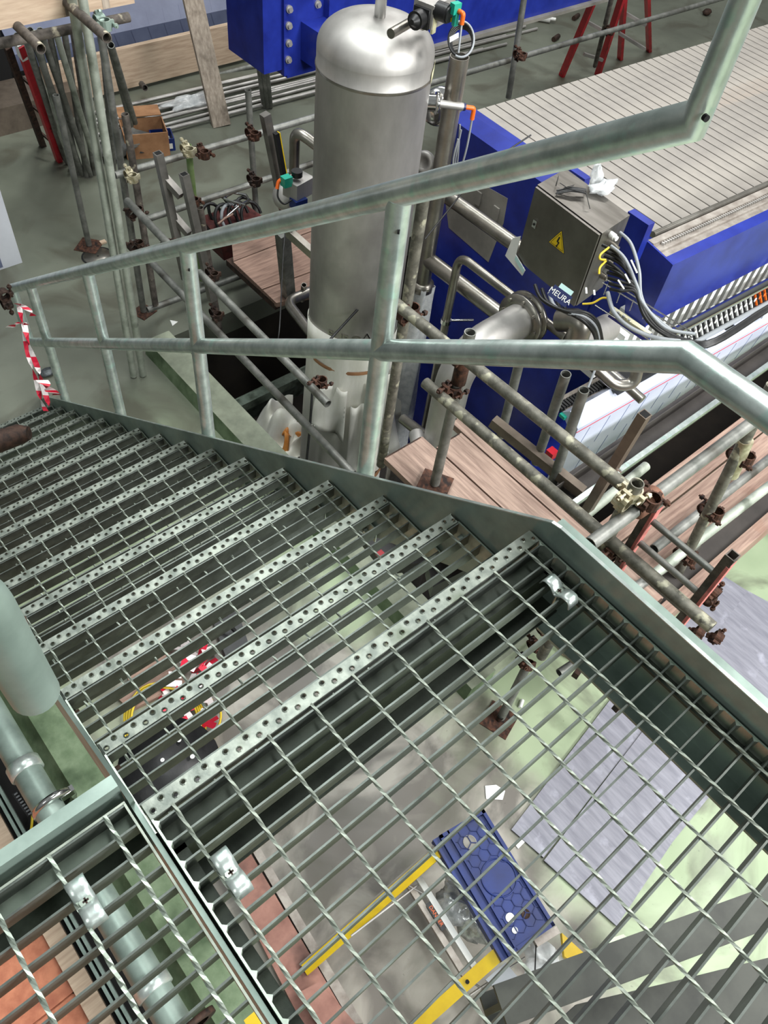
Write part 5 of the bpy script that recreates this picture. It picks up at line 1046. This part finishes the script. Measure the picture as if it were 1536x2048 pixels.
# big dark steel beam at the bottom right
q = M(); a_ = at(1000, 2012, Z=-1.5); b_ = at(1600, 1790, Z=-1.5)
db = thing('dark_steel_beam', 'wide dark steel beam low under the bottom right of the grating', 'steel beam', (a_ + b_) / 2 + Vector((0, 0, -.2)))
dgm = mat('dark_painted_steel', '2c2e2a', '42443e', .5, .3, 5); q.bar(a_, b_, .12, .02); q.build('top_flange', dgm, db)
q = M(); q.bar(a_ + Vector((0, 0, -.12)), b_ + Vector((0, 0, -.12)), .02, .22); q.build('web', dgm, db)
q = M(); q.bar(a_ + Vector((0, 0, -.24)), b_ + Vector((0, 0, -.24)), .12, .02); q.build('bottom_flange', dgm, db)
q = M(); q.prism([at(x, y, Z=-1.95) for x, y in ((1040, 2110), (1150, 2010), (1340, 1965), (1600, 1900), (1600, 2110))], (0, 0, .03)); q.build('dark_plate', dgm, None, 'dark steel plate filling the bottom right corner under the grating', 'plate')
# base jack stand with couplers
bj = at(998, 1440, Z=FZ)
baseplate(bj, 'rusty base plate with leaning jack under the landing', rz=.3, s=.17)
tube([bj + Vector((.01, 0, .02)), at(1055, 1330, Z=-2.35)], 'short leaning jack tube on the rusty base plate under the landing', scaf)
for x, y, z, l in ((1050, 1325, -2.3, 'lowest rusty coupler on the jack under the landing'), (1072, 1292, -2.3, 'middle rusty coupler in the heap under the landing'), (1090, 1260, -2.3, 'upper rusty coupler in the heap under the landing beam')):
    coupler(at(x, y, Z=z), (.5, .4, .8), (1, -.2, .1), l)
tube([at(1118, 1346, Z=-2.5), at(1180, 1305, Z=-2.5)], 'short open tube lying right of the coupler heap', scaf)
q = M(); q.path([at(1040, 1415, Z=FZ + .01), at(1045, 1400, Z=FZ + .01)], .012, 6); q.build('white_clip', white, None, 'small white clip beside the rusty base plate', 'clip')
rk = thing('toothed_rack', 'small frame with two toothed bars under the landing beam', 'rack', at(1220, 1370, Z=FZ))
for x0, y0, x1, y1 in ((1160, 1335, 1240, 1410), (1180, 1312, 1262, 1385)):
    q = M(); q.bar(at(x0, y0, Z=-2.5), at(x1, y1, Z=-2.5), .018, .02); br = q.build('bar', scaf, rk)
    for k_ in range(9): t_ = .35 + k_ * .07; q = M(); c = at(x0, y0, Z=-2.49).lerp(at(x1, y1, Z=-2.49), t_); q.cube(c, (.03, .008, .02), Matrix.Rotation(.5, 3, 'Z')); q.build('tooth', black, br)
for x0, y0, x1, y1 in ((1150, 1352, 1178, 1312), (1230, 1418, 1268, 1385)): q = M(); q.bar(at(x0, y0, Z=-2.5), at(x1, y1, Z=-2.5), .035, .05); q.build('end_block', rust_d, rk)
q = M(); q.prism([at(x, y, Z=FZ + .01) for x, y in ((1115, 1305), (1160, 1290), (1180, 1310), (1150, 1325))], (0, 0, .03)); q.build('wood_offcut', timber, None, 'pale wood offcut beside the short open tube', 'offcut')
# green painted kerb stubs are part of the kerb; brown boards on the left
def fl(pts, z, t, m_, name, label, cat): q = M(); q.prism([at(x, y, Z=FZ + z) for x, y in pts], (0, 0, t)); return q.build(name, m_, None, label, cat)
fl(((425, 1700), (475, 1665), (700, 2048), (610, 2060)), .02, .04, ply_d, 'brown_board', 'long red-brown board on the floor below the left saddle clip', 'board')
fl(((478, 1660), (492, 1652), (725, 2048), (702, 2050)), .0, .05, MAT['dirty_aluminium'], 'steel_strip', 'grey steel strip along the long red-brown board', 'strip')
fl(((600, 1985), (640, 1965), (720, 2060), (650, 2070)), .1, .03, ply_d, 'brown_board', 'second red-brown board at the bottom edge below the left clip', 'board')
for i, (pts, l) in enumerate(((((165, 1230), (400, 1105), (425, 1120), (200, 1260)), 'pinkish board seen through the upper treads'), (((232, 1395), (355, 1335), (372, 1370), (262, 1425)), 'pinkish board seen through the treads beside the barrier tape'), (((250, 1340), (330, 1300), (345, 1322), (262, 1375)), 'short pinkish board under the middle treads'), (((0, 1020), (150, 960), (170, 985), (0, 1060)), 'brown board under the lower treads at the left edge'))): fl(pts, .0, .03, wood, 'floor_board', l, 'board')
# tape heap
tp2 = thing('tape_heap', 'heap of tangled red and white barrier tape on the floor under the treads', 'barrier tape', at(385, 1370, Z=FZ))
R = random.Random(11)
for i in range(46):
    x = 375 + R.uniform(-45, 50); y = 1350 + R.uniform(-65, 100); a = R.uniform(0, 3.1); c = at(x, y, Z=FZ + .02 + R.uniform(0, .06)); l = R.uniform(.03, .07); w_ = .018
    d = Vector((math.cos(a), math.sin(a), R.uniform(-.4, .4))).normalized(); s_ = Vector((-math.sin(a), math.cos(a), R.uniform(-.8, .8))).normalized(); q = M(); q.hexa([c - d * l - s_ * w_, c + d * l - s_ * w_, c + d * l + s_ * w_, c - d * l + s_ * w_], [c - d * l - s_ * w_ + Vector((0, 0, .002)), c + d * l - s_ * w_ + Vector((0, 0, .002)), c + d * l + s_ * w_ + Vector((0, 0, .002)), c - d * l + s_ * w_ + Vector((0, 0, .002))]); q.build('tape_piece', redw if i % 2 else whitet, tp2)
# yellow hose coil
yh = M()
for i in range(4):
    c = at(330, 1440, Z=FZ + .02 + .012 * i); r_ = .20 - .012 * i; yh.path([c + Vector((math.cos(t) * r_ * 1.0, math.sin(t) * r_ * 1.25, .004 * math.sin(5 * t))) for t in [k * math.pi / 16 for k in range(33)]], .0065, 7)
for l in ([(395, 1395), (440, 1420), (430, 1470), (395, 1520)], [(345, 1400), (395, 1385), (425, 1400)], [(250, 1470), (245, 1540), (250, 1600)], [(505, 1602), (560, 1610), (600, 1590), (612, 1560)], [(100, 1608), (150, 1605), (185, 1600)], [(55, 1690), (62, 1660), (65, 1630)], [(300, 1480), (350, 1500), (380, 1470), (440, 1500), (470, 1540)], [(415, 1665), (440, 1640), (470, 1625)], [(420, 1672), (450, 1640), (475, 1622)]): yh.path(spline([at(x, y, Z=FZ + .03) for x, y in l], 6), .0065, 7)
yh.build('yellow_hose', ycable, None, 'thin yellow hose coiled under the second tread', 'hose')
# dark perforated plate under the top tread
dp = at(340, 1535, Z=-1.3)
dpl = thing('dark_disc_plate', 'black rounded plate with holes under the first tread below the nosing', 'plate', dp)
q = M(); q.lathe([(.001, 0), (.17, 0), (.17, .02), (.001, .02)], dp, (.1, -.1, 1), 36); ds = q.build('disc', black, dpl)
for x, y, r_ in ((302, 1500, .03), (325, 1520, .007), (385, 1513, .008), (358, 1480, .008)): c = at(x, y, Z=-1.275); q = M(); q.lathe([(.001, .001), (r_, .001)], c, (0, 0, 1), 14); q.build('hole', ycable if r_ > .01 else white, ds)
# black case
q = M(); c = at(470, 1290, Z=FZ); q.prism([at(x, y, Z=FZ) for x, y in ((425, 1250), (475, 1235), (500, 1310), (455, 1335))], (0, 0, .12)); bk = q.build('black_bag', black, None, 'black bag on the floor seen through the treads', 'bag')
q = M(); q.path(spline([at(440, 1260, Z=FZ + .14), at(455, 1250, Z=FZ + .2), at(470, 1262, Z=FZ + .14)]), .012, 6); q.build('handle', black, bk)
# dark items under the right treads
q = M(); q.prism([at(x, y, Z=-2.2) for x, y in ((715, 1080), (800, 1060), (850, 1140), (770, 1150))], (0, 0, .08)); q.build('dark_box', black, None, 'dark box under the treads near the right stringer', 'box')
q = M(); c = at(760, 1108, Z=-2.1); q.cube(c, (.04, .03, .02)); q.build('red_light', red, None, 'tiny red lamp on the dark box under the treads', 'lamp')
q = M(); q.prism([at(x, y, Z=-2.0) for x, y in ((850, 1150), (930, 1120), (945, 1150), (860, 1195))], (0, 0, .1)); q.build('dark_block', black, None, 'black block just left of the landing channel end', 'block')
# lower left: large pipe, timber edge and conduits
lp_ = thing('floor_pipe', 'large grey galvanised pipe running along the floor at the lower left', 'pipe', (-1.165, .8, -2.6))
PXX = -1.175
q = M(); q.path([(PXX, 2.4, -2.5), (PXX, -1.2, -2.5)], .068, 28); q.build('pipe', galv_d, lp_)
for y in (1.42, .25, -.12): q = M(); q.lathe([(.069, -.035), (.080, -.03), (.080, .03), (.069, .035)], (PXX, y, -2.5), (0, 1, 0), 28); cr_ = q.build('coupling', galv, lp_)
q = M(); q.lathe([(.07, -.012), (.105, -.012), (.105, .012), (.07, .012)], (PXX + .03, 1.18, -2.5), (0, 1, 0), 24); q.cube((PXX + .1, 1.18, -2.47), (.07, .03, .05)); q.build('clamp', chrome, lp_)
q = M(); q.lathe([(.07, -.012), (.105, -.012), (.105, .012), (.07, .012)], (PXX + .05, .02, -2.5), (0, 1, 0), 24); q.build('clamp', rust_d, lp_)
for x0, x1, m_, n, l in ((-1.46, -1.38, timber, 'edge_timber', 'stained pale timber strip beside the terracotta tiles'), (-1.36, -1.345, galv_d, 'steel_conduit', 'thin steel conduit beside the pale timber strip'), (-1.335, -1.32, galv_d, 'steel_conduit', 'second thin steel conduit nearest the large floor pipe')):
    q = M(); q.box((x0, -1.5, FZ + .002), (x1, 2.6, FZ + .05)); q.build(n, m_, None, l, 'timber' if n == 'edge_timber' else 'conduit')
q = M(); q.box((-1.38, -1.5, FZ), (-1.24, 2.6, FZ + .004)); q.build('dark_joint', dark, kind='structure')
ls = thing('label_strip', 'black comb strip with pale teeth beside the large floor pipe', 'strip', at(45, 1605, Z=-2.6))
q = M(); q.bar(at(30, 1585, Z=-2.6), at(62, 1630, Z=-2.6), .03, .012); q.build('strip', black, ls)
for k_ in range(8): c = at(30, 1585, Z=-2.585).lerp(at(62, 1630, Z=-2.585), (k_ + .5) / 8); q = M(); q.cube(c, (.016, .008, .004)); q.build('tooth', conduit, ls)
q = M(); q.prism([at(x, y, Z=-2.4) for x, y in ((488, 2042), (512, 2022), (525, 2050), (500, 2065))], (0, 0, .03)); q.build('yellow_corner', yellow, None, 'yellow corner piece at the bottom edge between both gratings', 'corner piece')
